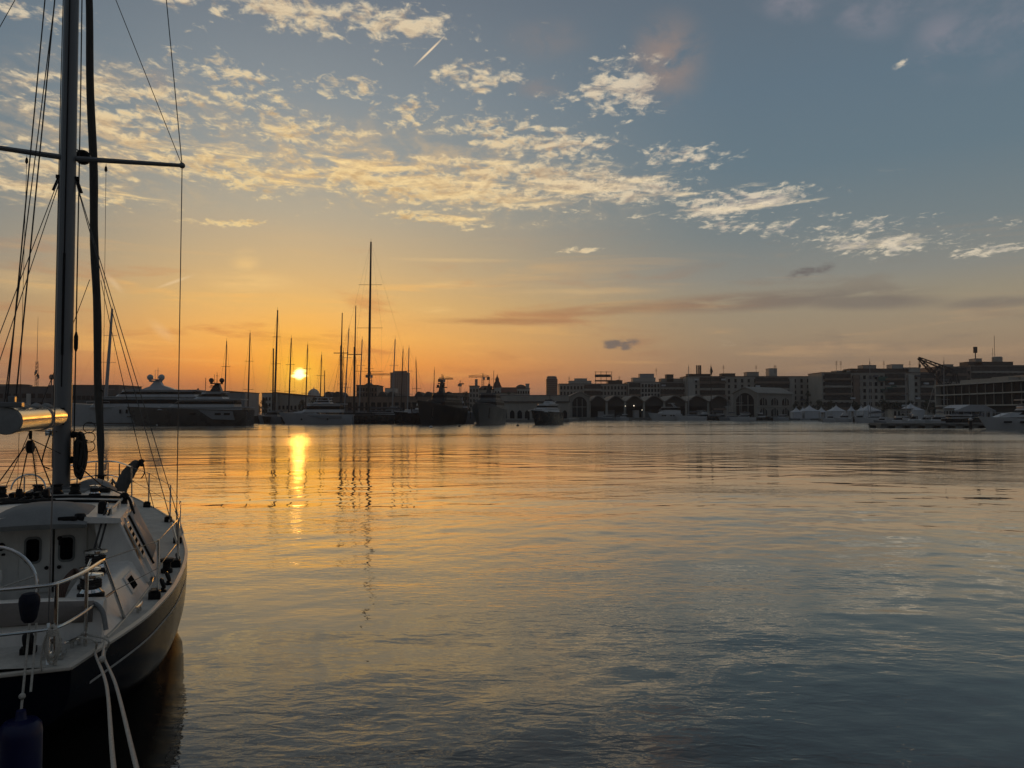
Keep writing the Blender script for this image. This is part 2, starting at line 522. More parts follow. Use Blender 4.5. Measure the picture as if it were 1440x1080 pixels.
WATER = water_material()
import numpy as np
WSL = (0.009, 0.0110, 0.014)
rng = np.random.default_rng(11)
ys = [2.2]
while ys[-1] < 346:
    y = ys[-1]
    ys.append(y + min(0.45, max(0.055, 0.0030 * y + 0.02)))
ys = np.array(ys)
nx = 820
us = np.linspace(-1, 1, nx)
GX = us[None, :] * (ys[:, None] * 0.86 + 7.0)
GY = np.repeat(ys[:, None], nx, 1)
GZ = np.zeros_like(GX)
dyr = np.gradient(ys)[:, None]
# slow modulation: calm lanes and ruffled lanes
mod = np.zeros_like(GX)
for k in range(9):
    a, ln = rng.uniform(0, 2 * pi), rng.uniform(14, 60)
    mod += np.sin(2 * pi * (GX * 0.45 * cos(a) + GY * sin(a)) / ln + rng.uniform(0, 6.28))
mod = 0.5 + 0.5 * np.tanh(mod / 2.2)
# (wavelength range, number, slope rms, spread of direction in degrees, use of modulation)
for lo, hi, n, slope, spread, um in ((2.2, 6.5, 18, WSL[0], 36, 0.3), (0.9, 2.2, 22, WSL[1], 38, 0.6), (0.38, 0.9, 26, WSL[2], 45, 0.85)):
    for k in range(n):
        lam = lo * (hi / lo) ** rng.random()
        th = R(90 + rng.normal(0, spread) + 6)
        kx, ky = 2 * pi / lam * cos(th), 2 * pi / lam * sin(th)
        amp = slope * sqrt(2.0 / n) * lam / (2 * pi)
        fade = np.clip((lam / np.maximum(dyr, 1e-3) - 2.6) / 3.0, 0, 1)
        GZ += amp * fade * (1 - um + um * 1.35 * mod) * np.sin(kx * GX + ky * GY + rng.uniform(0, 6.28) + 0.9 * np.sin(GX * rng.uniform(0.02, 0.12) + rng.uniform(0, 6.28)))
edge = np.clip((1 - np.abs(us))[None, :] * 20, 0, 1) * np.clip((346 - GY) / 2, 0, 1)
GZ *= edge * (1 + 1.6 * np.clip((GY - 90) / 120, 0, 1))
ny = len(ys)
me = bpy.data.meshes.new('water')
me.vertices.add(nx * ny)
me.vertices.foreach_set('co', np.stack([GX, GY, GZ], -1).astype(np.float32).ravel())
ii = (np.arange(ny - 1)[:, None] * nx + np.arange(nx - 1)[None, :]).ravel()
quads = np.stack([ii, ii + 1, ii + nx + 1, ii + nx], -1).astype(np.int32)
me.loops.add(quads.size)
me.loops.foreach_set('vertex_index', quads.ravel())
me.polygons.add(len(quads))
me.polygons.foreach_set('loop_start', np.arange(0, quads.size, 4, dtype=np.int32))
me.polygons.foreach_set('use_smooth', np.ones(len(quads), dtype=bool))
me.update(calc_edges=True)
tag(link('water', me, WATER), kind='structure')
print('water verts', nx * ny)
# the flat water outside the part with modelled waves
mb = MB()
edge_l = [(-(y * 0.86 + 7.0), y) for y in (2.2, 346)]
edge_r = [((y * 0.86 + 7.0), y) for y in (2.2, 346)]
for poly in ([(-1650, 2.2), edge_l[0], edge_l[1], (-1650, 346)], [edge_r[0], (1650, 2.2), (1650, 346), edge_r[1]],
             [(-1650, -200), (1650, -200), (1650, 2.2), (-1650, 2.2)], [(-1650, 346), (1650, 346), (1650, 1560), (-1650, 1560)]):
    mb.add([(x, y, 0) for x, y in poly], [(0, 1, 2, 3)])
tag(mb.build('water', WATER, smooth=False), kind='structure')
# ---------------------------------------------------------------- materials of the near yacht
NAVY = mat('navy_gelcoat', (0.007, 0.009, 0.016), 0.2, 0, 0.2, 1.2, spec=0.5, ior=1.07)
WHITE = mat('white_gelcoat', (0.74, 0.715, 0.665), 0.34, 0, 0.13, 2.6, streak=2.5)
DECK = mat('nonskid_deck', (0.53, 0.505, 0.45), 0.75, 0, 0.2, 4.0, 0.004)
CREAM = mat('cream_moulding', (0.60, 0.55, 0.47), 0.4, 0, 0.08, 2.0)
PANEL = mat('window_cover', (0.46, 0.40, 0.35), 0.8, 0, 0.07, 2.0)
STEEL = mat('stainless_steel', (0.62, 0.61, 0.59), 0.16, 1.0, 0.08, 6)
CHROME = mat('polished_winch', (0.70, 0.69, 0.66), 0.10, 1.0, 0.05, 6)
ALU = mat('mast_alloy', (0.16, 0.165, 0.17), 0.42, 0.35, 0.10, 1.0, streak=6)
BOOMM = mat('polished_boom', (0.80, 0.74, 0.64), 0.19, 0.8, 0.05, 0.8)
WIRE = mat('rigging_wire', (0.09, 0.09, 0.09), 0.35, 0.7, 0.1, 4)
BLACK = mat('black_fitting', (0.012, 0.012, 0.013), 0.5, 0, 0.2, 8, ior=1.25)
RUBBER = mat('dark_rubber', (0.02, 0.02, 0.02), 0.75, 0, 0.2, 8)
GLASS = mat('dark_glass', (0.005, 0.006, 0.007), 0.3, 0, 0.1, 2, ior=1.10)
ROPE = mat('pale_rope', (0.52, 0.49, 0.43), 0.9, 0, 0.25, 60, 0.003)
ROPED = mat('dark_rope', (0.035, 0.032, 0.03), 0.9, 0, 0.3, 40, 0.003)
SAIL = mat('dark_sail_cover', (0.085, 0.083, 0.078), 0.85, 0, 0.2, 5, 0.01, streak=4)
CANVAS = mat('grey_canvas', (0.25, 0.255, 0.25), 0.85, 0, 0.12, 7, 0.006)
TEAK = mat('weathered_teak', (0.16, 0.105, 0.065), 0.7, 0, 0.3, 5, 0.003, streak=0.2)
NAVYC = mat('navy_cloth', (0.008, 0.010, 0.022), 0.9, 0, 0.25, 14, 0.004)
BLUEV = mat('blue_vinyl', (0.003, 0.007, 0.055), 0.45, 0, 0.12, 5)

YO, YA = Vector((-4.66, 6.2, 0)), R(22)


def yw(p):
    """yacht frame (starboard, forward, up) to world"""
    return YO + Rz(YA) @ Vector(p)


yacht = thing('sailing_yacht', 'large dark hulled sailing yacht close up in the left corner, white deck and tall mast', 'sailing yacht', YO, YA)
LOA = 12.2


def interp(tab, t):
    for (a, x), (c, y) in zip(tab, tab[1:]):
        if t <= c:
            k = (t - a) / (c - a)
            k = max(0.0, k)
            return x + (y - x) * k
    return tab[-1][1]


def cr(tab, t):
    """smooth interpolation"""
    n = len(tab)
    for i in range(n - 1):
        if t <= tab[i + 1][0] or i == n - 2:
            x0, x1 = tab[i][0], tab[i + 1][0]
            k = max(0, min(1, (t - x0) / (x1 - x0)))
            m0 = (tab[i + 1][1] - tab[max(i - 1, 0)][1]) / (tab[i + 1][0] - tab[max(i - 1, 0)][0])
            m1 = (tab[min(i + 2, n - 1)][1] - tab[i][1]) / (tab[min(i + 2, n - 1)][0] - tab[i][0])
            d = x1 - x0
            h = (2 * k ** 3 - 3 * k * k + 1, k ** 3 - 2 * k * k + k, -2 * k ** 3 + 3 * k * k, k ** 3 - k * k)
            return h[0] * tab[i][1] + h[1] * d * m0 + h[2] * tab[i + 1][1] + h[3] * d * m1
    return tab[-1][1]


BEAM = [(0, 1.03), (1.5, 1.47), (2.4, 1.64), (3.4, 1.77), (5.2, 1.86), (6.8, 1.79), (7.9, 1.68), (9.0, 1.42), (10.4, 0.92), (11.4, 0.44), (12.2, 0.03)]
SHEER = [(0, 1.14), (3, 1.10), (6, 1.14), (8, 1.24), (10.2, 1.42), (12.2, 1.66)]
KEELZ = [(0, 0.50), (1.0, 0.20), (2.2, -0.22), (4, -0.55), (7, -0.62), (9.5, -0.42), (11.2, 0.0), (11.8, 0.55), (12.2, 1.45)]


def half(t):
    return max(0.02, cr(BEAM, t))


def sheer(t):
    return cr(SHEER, t)


NS, NU = 44, 18
rings = []
for i in range(NS + 1):
    t = LOA * i / NS
    B_, zs, zb = half(t), sheer(t), cr(KEELZ, t)
    pw = 4.2 - 2.4 * max(0, (t - 6) / 6.2)
    pts = []
    for u in range(NU + 1):
        h = u / NU
        pts.append((B_ * (1 - (1 - h) ** pw) * (0.985 + 0.015 * h), t, zb + (zs - zb) * h ** 1.15))
    ring = [(-x, y, z) for x, y, z in reversed(pts)] + pts[1:]
    rings.append(ring)
# transom slopes a little
hull = MB().loft(rings, caps=False, closed=False)
hull.add(rings[0], [tuple(range(len(rings[0])))])
hull.build('hull', NAVY, yacht, ang=60)


def hull_pt(t, z):
    B_, zs, zb = half(t), sheer(t), cr(KEELZ, t)
    h = max(0, min(1, (z - zb) / (zs - zb))) ** (1 / 1.15)
    pw = 4.2 - 2.4 * max(0, (t - 6) / 6.2)
    return B_ * (1 - (1 - h) ** pw) * (0.985 + 0.015 * h)


# rail cap, cove stripe, boot stripe
for sgn in (1, -1):
    p = [(sgn * (half(t) - 0.015), t, sheer(t) + 0.03) for t in [LOA * i / 50 for i in range(51)]]
    c = MB()
    c.loft([[(x - sgn * 0.03, y, z - 0.03), (x + sgn * 0.020, y, z - 0.032), (x + sgn * 0.022, y, z - 0.008), (x - sgn * 0.02, y, z + 0.004)] for x, y, z in p])
    c.build('toe_rail', CREAM, yacht, ang=50)
    st = MB()
    st.loft([[(sgn * (hull_pt(t, sheer(t) - 0.24 + dz_) + 0.006), t, sheer(t) - 0.24 + dz_) for dz_ in (0, 0.012, 0.025)] for t in [0.35 + 11.2 * i / 50 for i in range(51)]], caps=False, closed=False)
    st.build('cove_stripe', mat('stripe_paint', (0.42, 0.42, 0.40), 0.5), yacht)
tr = MB()
tr.box((0, 0.0, sheer(0) + 0.016), (2.06, 0.05, 0.036))
tr.build('toe_rail', CREAM, yacht, bevel=0.01)

# deck with a cockpit well
CW, CA, CF = 0.74, 1.15, 3.55
d = MB()
ts = sorted(set([0.02, 0.4, 0.8, CA, 1.6, 2.0, 2.5, 3.0, CF] + [CF + (LOA - CF) * i / 26 for i in range(27)]))


def camber(x, t):
    return sheer(t) + 0.015 + 0.06 * (1 - (x / max(half(t), 0.1)) ** 2) * min(1, half(t))


for t0, t1 in zip(ts, ts[1:]):
    segs = [-1, -0.75, -0.5, 0, 0.5, 0.75, 1]
    for a, c in zip(segs, segs[1:]):
        q0, q1 = [], []
        for t, dst in ((t0, q0), (t1, q1)):
            hb = half(t) - 0.03
            for s_ in (a, c):
                x = s_ * hb
                if CA - 1e-6 <= t <= CF + 1e-6 and CA - 1e-6 <= t0 and t1 <= CF + 1e-6:
                    if abs(s_) == 0.5:
                        x = CW * (1 if s_ > 0 else -1)
                    if abs(s_) == 0.75:
                        x = (1 if s_ > 0 else -1) * (CW + hb) / 2
                dst.append((x, t, camber(x, t)))
        if CA - 1e-6 <= t0 and t1 <= CF + 1e-6 and abs(a + c) < 0.6:
            continue
        d.add([q0[0], q0[1], q1[1], q1[0]], [(0, 1, 2, 3)])
d.build('deck', DECK, yacht, ang=30)
ck = MB()
zf = 0.62
ck.add([(-CW, CA, zf), (CW, CA, zf), (CW, CF, zf), (-CW, CF, zf)], [(0, 1, 2, 3)])
for x in (-CW, CW):
    ck.add([(x, CA, zf), (x, CF, zf), (x, CF, 1.3), (x, CA, 1.3)], [(0, 1, 2, 3)])
ck.add([(-CW, CA, zf), (CW, CA, zf), (CW, CA, 1.3), (-CW, CA, 1.3)], [(0, 1, 2, 3)])
ck.build('cockpit_well', WHITE, yacht, smooth=False)
for x in (-0.55, 0.55):
    m_ = MB()
    m_.box((x, (CA + CF) / 2, 0.98), (0.36, CF - CA - 0.02, 0.05))
    m_.build('cockpit_seat', TEAK, yacht, bevel=0.01)

# cockpit coaming: two sides and the aft seat back
for sgn in (1, -1):
    c = MB()
    rg = []
    for i in range(9):
        t = 0.95 + (3.25 - 0.95) * i / 8
        o = 1.20 + 0.26 * (i / 8) ** 0.8
        zt = 1.44 + 0.05 * i / 8
        zb = camber(o, t) - 0.02
        rg.append([(sgn * 0.76, t, 1.0), (sgn * o, t, zb), (sgn * (o - 0.05), t, zb + 0.08), (sgn * (o - 0.19), t, zt - 0.03), (sgn * (o - 0.24), t, zt), (sgn * 0.80, t, zt), (sgn * 0.76, t, zt - 0.04)])
    c.loft(rg)
    c.build('coaming', WHITE, yacht, ang=45)
    md = MB()
    md.tube([(sgn * (1.20 + 0.26 * (i / 12) ** 0.8 + 0.012), 0.9 + 2.4 * i / 12, camber(1.2 + 0.26 * (i / 12) ** 0.8, 0.9 + 2.4 * i / 12)) for i in range(13)]
            + [(sgn * (1.50 - 0.03 * k), 3.3 + 0.6 * k, camber(1.5, 3.3 + 0.6 * k) + 0.0) for k in range(1, 4)], 0.009, 6)
    md.build('side_moulding', CREAM, yacht)
ac = MB()
rg = []
for i in range(11):
    x = -1.18 + 2.36 * i / 10
    zt = 1.50 + 0.05 * (1 - (x / 1.18) ** 2)
    rg.append([(x, 1.13, 1.0), (x, 0.72, 1.16), (x, 0.76, zt - 0.16), (x, 0.80, zt - 0.03), (x, 0.86, zt), (x, 1.06, zt), (x, 1.13, zt - 0.05)])
ac.loft(rg)
ac.build('coaming', WHITE, yacht, ang=40)
cu = MB()
cu.loft([[(x, 0.745, 1.35 + 0.02 * (1 - x * x)), (x, 0.72, 1.38), (x, 0.74, 1.50), (x, 0.80, 1.535 + 0.04 * (1 - x * x)), (x, 0.84, 1.52)] for x in [-1.1 + 2.2 * i / 12 for i in range(13)]])
cu.build('backrest_cushion', mat('taupe_cushion', (0.20, 0.175, 0.155), 0.85, 0, 0.15, 6, 0.01), yacht, ang=50)

# deckhouse: body, aft wings, roof
RZ, RB = 2.0, 1.28
ROOFH, BASEH = 1.12, 1.46


def house_half(t, z):
    k = (z - RB) / (RZ - RB)
    taper = 1.0 if t < 4.9 else 1 - 0.52 * ((t - 4.9) / 2.6) ** 1.5
    return (BASEH + (ROOFH - BASEH) * k) * taper


h_ = MB()
rg = []
for t, zt in [(3.58, RZ), (4.4, RZ), (4.9, RZ), (5.4, RZ), (5.9, RZ), (6.4, RZ), (6.8, RZ - 0.04), (7.1, RZ - 0.14), (7.6, 1.70), (8.1, 1.55)]:
    pr = []
    for z in (RB - 0.1, RB + 0.10, (RB + zt) / 2, zt - 0.05, zt):
        w_ = house_half(t, min(z, zt)) - (0.05 if z == zt else 0)
        pr.append((w_, t, z))
    rg.append([(-x, y, z) for x, y, z in reversed(pr)] + [(x, y, z) for x, y, z in pr])
h_.loft(rg)
h_.build('deckhouse', WHITE, yacht, ang=30)
for sgn in (1, -1):
    wv = MB()
    lo = [(sgn * 0.98, 3.12, RB - 0.1), (sgn * 1.46, 3.22, RB - 0.1), (sgn * 1.455, 3.60, RB - 0.1), (sgn * 0.98, 3.60, RB - 0.1)]
    hi = [(sgn * 0.84, 3.05, RZ - 0.03), (sgn * 1.12, 3.08, RZ - 0.03), (sgn * 1.115, 3.60, RZ - 0.03), (sgn * 0.84, 3.60, RZ - 0.03)]
    wv.hexa(lo, hi)
    wv.build('deckhouse_wing', WHITE, yacht, bevel=0.02)
rf = MB()
rg = []
for t, k in [(2.98, 1.0), (3.02, 1.0), (4, 1.0), (4.9, 1.0), (5.3, 0.97), (5.7, 0.91), (6.1, 0.835), (6.5, 0.75), (6.85, 0.66), (7.05, 0.58)]:
    row = []
    w_ = (ROOFH + 0.03) * k
    drop = 0 if t < 6.4 else ((t - 6.4) / 0.7) ** 2 * 0.07
    up = [(-w_, -0.02), (-w_ + 0.015, 0.025), (-0.62 * w_, 0.065), (-0.27 * w_, 0.085), (0, 0.09), (0.27 * w_, 0.085), (0.62 * w_, 0.065), (w_ - 0.015, 0.025), (w_, -0.02), (w_ - 0.06, -0.035), (0, 0.03), (-w_ + 0.06, -0.035)]
    row = [(x, t, RZ + z - drop) for x, z in up]
    rg.append(row)
rf.loft(rg)
rf.build('deckhouse_roof', WHITE, yacht, ang=28)
pn = MB()
rg = []
for i in range(8):
    t = 3.90 + 1.55 * i / 7
    rg.append([(house_half(t, RB + (RZ - RB) * k) + 0.014, t, RB + (RZ - RB) * k) for k in (0.10, 0.5, 0.93)])
pn.loft(rg, caps=False, closed=False)
po = pn.build('window_cover', PANEL, yacht)
so_ = po.modifiers.new('thick', 'SOLIDIFY')
so_.thickness = 0.012
so_.offset = 1
pl_ = MB()
pl_.add([(-x, y, z) for x, y, z in pn.v], [tuple(reversed(f)) for f in pn.f])
pl_.build('window_cover', PANEL, yacht).modifiers.new('thick', 'SOLIDIFY').thickness = 0.012
sl_ = MB()
sl_.tube([(1.46 + (1.12 - 1.46) * k + 0.018, 3.86, RB + (RZ - RB) * k) for k in (0.03, 0.93)], 0.014, 6)
sl_.build('panel_seam', BLACK, yacht)
# louvred vent ahead of the wing
lv = thing('vent', None, None)
lv.parent = yacht
bm_ = MB()


def side(t, k, off=0.0):
    return Vector((1.46 + (1.12 - 1.46) * k + off, t, RB + (RZ - RB) * k))


bm_.hexa([side(3.22, 0.28, 0.000), side(3.52, 0.28, 0.000), side(3.52, 0.88, 0.000), side(3.22, 0.88, 0.000)],
         [side(3.22, 0.28, 0.022), side(3.52, 0.28, 0.022), side(3.52, 0.88, 0.022), side(3.22, 0.88, 0.022)])
bm_.build('vent_frame', CREAM, lv, bevel=0.006)
for i in range(5):
    k = 0.34 + 0.105 * i
    s1 = MB()
    s1.hexa([side(3.26, k, 0.020), side(3.48, k, 0.020), side(3.48, k + 0.052, 0.020), side(3.26, k + 0.052, 0.020)],
            [side(3.26, k, 0.026), side(3.48, k, 0.026), side(3.48, k + 0.052, 0.026), side(3.26, k + 0.052, 0.026)])
    s1.build('louvre', mat('louvre_gap', (0.012, 0.012, 0.012), 0.7, spec=0.0), lv, smooth=False)
# bulkhead with the two doors, dials
bk = MB()
bk.box((0, 3.56, 1.45), (1.96, 0.04, 1.06))
bk.build('bulkhead', WHITE, yacht)


def rrect(w_, h, r, n=4):
    p = []
    for cx, cz, a0 in ((w_ / 2 - r, h / 2 - r, 0), (-w_ / 2 + r, h / 2 - r, 90), (-w_ / 2 + r, -h / 2 + r, 180), (w_ / 2 - r, -h / 2 + r, 270)):
        for k in range(n + 1):
            a = R(a0 + 90 * k / n)
            p.append((cx + r * cos(a), cz + r * sin(a)))
    return p


def plate(m_, cx, cz, y0, y1, w_, h, r):
    p = rrect(w_, h, r)
    n = len(p)
    m_.add([(cx + x, y0, cz + z) for x, z in p] + [(cx + x, y1, cz + z) for x, z in p],
           [tuple(range(n)), tuple(range(2 * n - 1, n - 1, -1))] + [(i, (i + 1) % n, n + (i + 1) % n, n + i) for i in range(n)])
    return m_


for cx, wx in ((0.17, 0.14), (0.545, 0.50)):
    dr = plate(MB(), cx, 1.50, 3.538, 3.515, 0.350, 0.80, 0.03).build('door', WHITE, yacht, bevel=0.004)
    fr = plate(MB(), wx, 1.62, 3.514, 3.500, 0.185, 0.33, 0.06).build('window_frame', CANVAS, dr, bevel=0.004)
    plate(MB(), wx, 1.62, 3.499, 3.492, 0.135, 0.27, 0.04).build('window', GLASS, dr)
    kn = MB()
    kn.lathe((cx + (0.12 if cx < 0.3 else -0.12), 3.49, 1.40), [(0.018, -0.02), (0.024, 0.0), (0.016, 0.02)], 10, Rx(R(90)))
    kn.build('handle', BLACK, dr)
    if cx > 0.3:
        for z in (1.75, 1.2):
            hk = plate(MB(), cx - 0.12, z, 3.512, 3.49, 0.05, 0.05, 0.02)
            hk.box((cx - 0.118, 3.50, z - 0.055), (0.02, 0.02, 0.06))
            hk.build('latch', BLACK, dr)
ds_ = MB()
ds_.box((0.3575, 3.535, 1.50), (0.014, 0.02, 0.82))
ds_.build('door_seam', BLACK, yacht, smooth=False)
dl = MB()
dl.lathe((-0.20, 3.53, 1.68), [(0.048, -0.01), (0.048, 0.015), (0.034, 0.022)], 18, Rx(R(90)))
dl.build('dial', BLACK, yacht)
for x in (-0.23, -0.17):
    s_ = plate(MB(), x, 1.585, 3.535, 3.52, 0.038, 0.028, 0.008)
    s_.build('switch', BLACK, yacht)
# hatch hood above the doors
hd = MB()
rg = []
for i in range(13):
    x = -0.28 + 1.06 * i / 12
    k = 1 - abs((i - 6) / 6) ** 2.6
    zt = RZ + 0.05 + 0.13 * k
    rg.append([(x, 2.93, RZ - 0.06), (x, 2.90, RZ - 0.02 + 0.02 * k), (x, 3.00, zt - 0.04), (x, 3.2, zt), (x, 3.8, zt), (x, 4.3, RZ + 0.04 + 0.06 * k), (x, 4.35, RZ + 0.03), (x, 3.2, RZ - 0.04)])
hd.loft(rg)
hd.build('hatch_hood', CANVAS, yacht, ang=50)
# dark sliding rails and trims on the roof
for y_, zz_ in ((4.55, 0.085), (5.15, 0.095)):
    m_ = MB()
    m_.tube([(-1.0 + 0.2 * i, y_, RZ + 0.06 + 0.045 * (1 - (-1.0 + 0.2 * i) ** 2)) for i in range(11)], 0.02, 6)
    m_.build('traveller_track', BLACK, yacht)
sk = MB()
sk.box((0.0, 6.2, RZ + 0.09), (0.8, 0.5, 0.05))
sk.build('mast_step_pad', CANVAS, yacht, bevel=0.02)
sd = MB()
rg = []
for i in range(9):
    x = 0.10 + 0.62 * i / 8
    k = sin(pi * i / 8) ** 0.7
    rg.append([(x, 6.3, RZ + 0.05), (x, 6.45, RZ + 0.07 + 0.14 * k), (x, 6.9, RZ + 0.06 + 0.16 * k), (x, 7.3, RZ + 0.0 + 0.06 * k), (x, 7.3, RZ - 0.05), (x, 6.3, RZ - 0.02)])
sd.loft(rg)
sd.build('canvas_cover', CANVAS, yacht, ang=50)


# winches
def winch(x, y, z, s_=1.0, handle=False, m=CHROME):
    wch = thing('winch', None, None)
    wch.parent = yacht
    MB().lathe((x, y, z), [(0.10 * s_, 0), (0.10 * s_, 0.03 * s_), (0.075 * s_, 0.05 * s_)], 18).build('base', BLACK, wch)
    MB().lathe((x, y, z), [(0.085 * s_, 0.045 * s_), (0.060 * s_, 0.08 * s_), (0.056 * s_, 0.12 * s_), (0.066 * s_, 0.155 * s_), (0.09 * s_, 0.165 * s_), (0.09 * s_, 0.185 * s_), (0.03 * s_, 0.195 * s_)], 20).build('drum', m, wch)
    rl = MB()
    for i in range(3):
        rl.torus((x, y, z + (0.085 + 0.022 * i) * s_), 0.07 * s_, 0.011 * s_, n=18, k=5)
    rl.build('rope_turns', ROPED, wch)
    if handle:
        MB().tube([(x, y, z + 0.2 * s_), (x + 0.02, y - 0.05, z + 0.24 * s_), (x + 0.05, y - 0.22, z + 0.23 * s_), (x + 0.05, y - 0.22, z + 0.34 * s_)], 0.014, 8).build('handle', CHROME, wch)
    return wch


winch(0.93, 2.48, 1.49, 1.35)
winch(0.96, 1.72, 1.47, 1.15)
winch(1.02, 1.30, 1.46, 1.25)
winch(-0.95, 2.4, 1.49, 1.25)
winch(0.58, 5.5, RZ + 0.07, 0.8)
for x in (-0.62, -0.18, 0.06, 0.30):
    winch(x, 5.75 - 0.25 * abs(x), RZ + 0.08, 0.85, m=BLACK)
# rope tails and stoppers on the coaming
m_ = MB()
for k in range(5):
    m_.tube(smoothpts([(0.72 + 0.03 * k, 2.5 - 0.1 * k, 1.49), (0.74, 2.3, 1.53 + 0.01 * k), (0.70 - 0.02 * k, 2.05, 1.40), (0.68, 1.9 - 0.05 * k, 1.2), (0.70, 2.2, 1.1)], 5), 0.012, 6)
m_.build('rope_tail', mat('brown_rope', (0.10, 0.06, 0.045), 0.9, 0, 0.3, 40), yacht)
m_ = MB()
m_.tube([(0.86, 2.05, 1.50), (0.90, 2.35, 1.66)], 0.014, 8)
m_.ball((0.86, 2.05, 1.50), 0.024, 8)
m_.build('winch_handle', CHROME, yacht)
m_ = MB()
for k in (0, 0.05):
    m_.tube([(0.9 + k, 2.58, 1.72), (0.94 + k, 3.3, RZ + 0.1)], 0.012, 6)
m_.build('winch_line', ROPED, yacht)
# portlight in the coaming side
pg = MB()
cx = 1.37


def cface(t, k, off):
    o = 1.20 + 0.26 * ((t - 0.95) / 2.3) ** 0.8
    zb = camber(o, t) + 0.06
    zt = 1.44 + 0.05 * (t - 0.95) / 2.3 - 0.03
    return Vector((o - 0.05 - 0.14 * k + off, t, zb + (zt - zb) * k))


pg.hexa([cface(2.42, 0.12, 0.002), cface(2.82, 0.12, 0.002), cface(2.82, 0.88, 0.002), cface(2.42, 0.88, 0.002)],
        [cface(2.42, 0.12, 0.02), cface(2.82, 0.12, 0.02), cface(2.82, 0.88, 0.02), cface(2.42, 0.88, 0.02)])
pf = pg.build('portlight', WHITE, yacht, bevel=0.006)
pg = MB()
pg.hexa([cface(2.50, 0.26, 0.018), cface(2.74, 0.26, 0.018), cface(2.74, 0.74, 0.018), cface(2.50, 0.74, 0.018)],
        [cface(2.50, 0.26, 0.024), cface(2.74, 0.26, 0.024), cface(2.74, 0.74, 0.024), cface(2.50, 0.74, 0.024)])
pg.build('pane', mat('portlight_glass', (0.008, 0.009, 0.010), 0.6, spec=0.0), pf)

# steering wheel on a pedestal
wl = thing('steering_wheel', None, None)
wl.parent = yacht
WC = Vector((-0.02, 1.95, 1.45))
TW = Rx(R(78))
MB().torus(WC, 0.47, 0.018, TW, 40, 8).build('rim', STEEL, wl)
m_ = MB()
for k in range(6):
    a = pi / 3 * k + 0.3
    m_.tube([WC, WC + TW @ Vector((0.46 * cos(a), 0.46 * sin(a), 0))], 0.008, 6)
m_.ball(WC, 0.05, 10)
m_.build('spoke', STEEL, wl)
m_ = MB()
m_.lathe((0, 2.08, zf), [(0.14, 0), (0.10, 0.1), (0.08, 0.6), (0.09, 0.85), (0.11, 0.95), (0.10, 1.02), (0.02, 1.05)], 16)
m_.build('pedestal', WHITE, wl)

# roof fittings: grab rails, vents, cleats
for sgn in (1, -1):
    g = MB()
    pts = smoothpts([(sgn * 1.0, 3.32, RZ + 0.03), (sgn * 1.0, 3.37, RZ + 0.10), (sgn * 1.02, 4.0, RZ + 0.105), (sgn * 1.02, 4.9, RZ + 0.105), (sgn * 0.96, 5.5, RZ + 0.10), (sgn * 0.94, 5.56, RZ + 0.03)], 6)
    g.tube(pts, 0.016, 8)
    for t in (4.0, 4.8):
        g.tube([(sgn * 1.02, t, RZ + 0.03), (sgn * 1.02, t, RZ + 0.105)], 0.012, 6)
    g.build('grab_rail', CREAM, yacht)
m_ = MB()
m_.lathe((0.90, 3.35, RZ + 0.04), [(0.05, 0), (0.05, 0.12), (0.035, 0.16), (0.01, 0.17)], 12)
m_.build('deck_light', BLACK, yacht)
m_ = MB()
m_.torus((0.955, 3.36, RZ + 0.12), 0.055, 0.009, Ry(R(90)), 14, 6)
m_.build('light_guard', STEEL, yacht)
m_ = MB()
m_.ball((1.05, 4.55, RZ + 0.13), 0.062, 10)
m_.lathe((1.05, 4.55, RZ + 0.02), [(0.045, 0), (0.035, 0.1)], 10)
m_.tube([(1.05, 4.55, RZ + 0.15), (0.7, 5.2, RZ + 0.24), (0.2, 6.42, RZ + 0.50)], 0.010, 6)
m_.tube(smoothpts([(1.06, 4.55, RZ + 0.14), (1.12, 4.45, RZ + 0.10), (1.19, 4.3, RZ - 0.08)], 5), 0.020, 6)
m_.build('turning_block', BLACK, yacht)
m_ = MB()
m_.lathe((0.62, 6.1, RZ + 0.04), [(0.10, 0), (0.12, 0.05), (0.11, 0.09), (0.02, 0.11)], 16)
m_.build('mushroom_vent', BLACK, yacht)
m_ = MB()
m_.lathe((0.70, 3.02, RZ + 0.03), [(0.06, -0.02), (0.07, 0.03), (0.05, 0.07)], 12)
m_.box((0.58, 2.98, RZ + 0.05), (0.20, 0.10, 0.05))
m_.build('instrument_pod', BLACK, yacht, bevel=0.01)
MB().lathe((1.62, 4.05, camber(1.6, 4.05)), [(0.075, 0), (0.075, 0.05), (0.05, 0.07), (0.05, 0.13), (0.085, 0.15), (0.085, 0.19), (0.02, 0.2)], 14).build('deck_capstan', BLACK, yacht)


def cleat(x, t, rz=0.0):
    c = MB()
    z = camber(x, t)
    M_ = Rz(rz)
    for k in (-0.05, 0.05):
        c.tube([Vector((x, t, z)) + M_ @ Vector((0, k, 0)), Vector((x, t, z + 0.06)) + M_ @ Vector((0, k, 0))], 0.016, 8)
    c.tube([Vector((x, t, z + 0.065)) + M_ @ Vector((0, k, dz_)) for k, dz_ in ((-0.15, 0.015), (-0.08, 0), (0.08, 0), (0.15, 0.015))], [0.010, 0.018, 0.018, 0.010], 8)
    c.build('cleat', STEEL, yacht)


cleat(0.98, 0.62, R(-25))
cleat(1.42, 1.9, R(-8))
cleat(-0.9, 0.5)
cleat(1.5, 8.2, R(15))
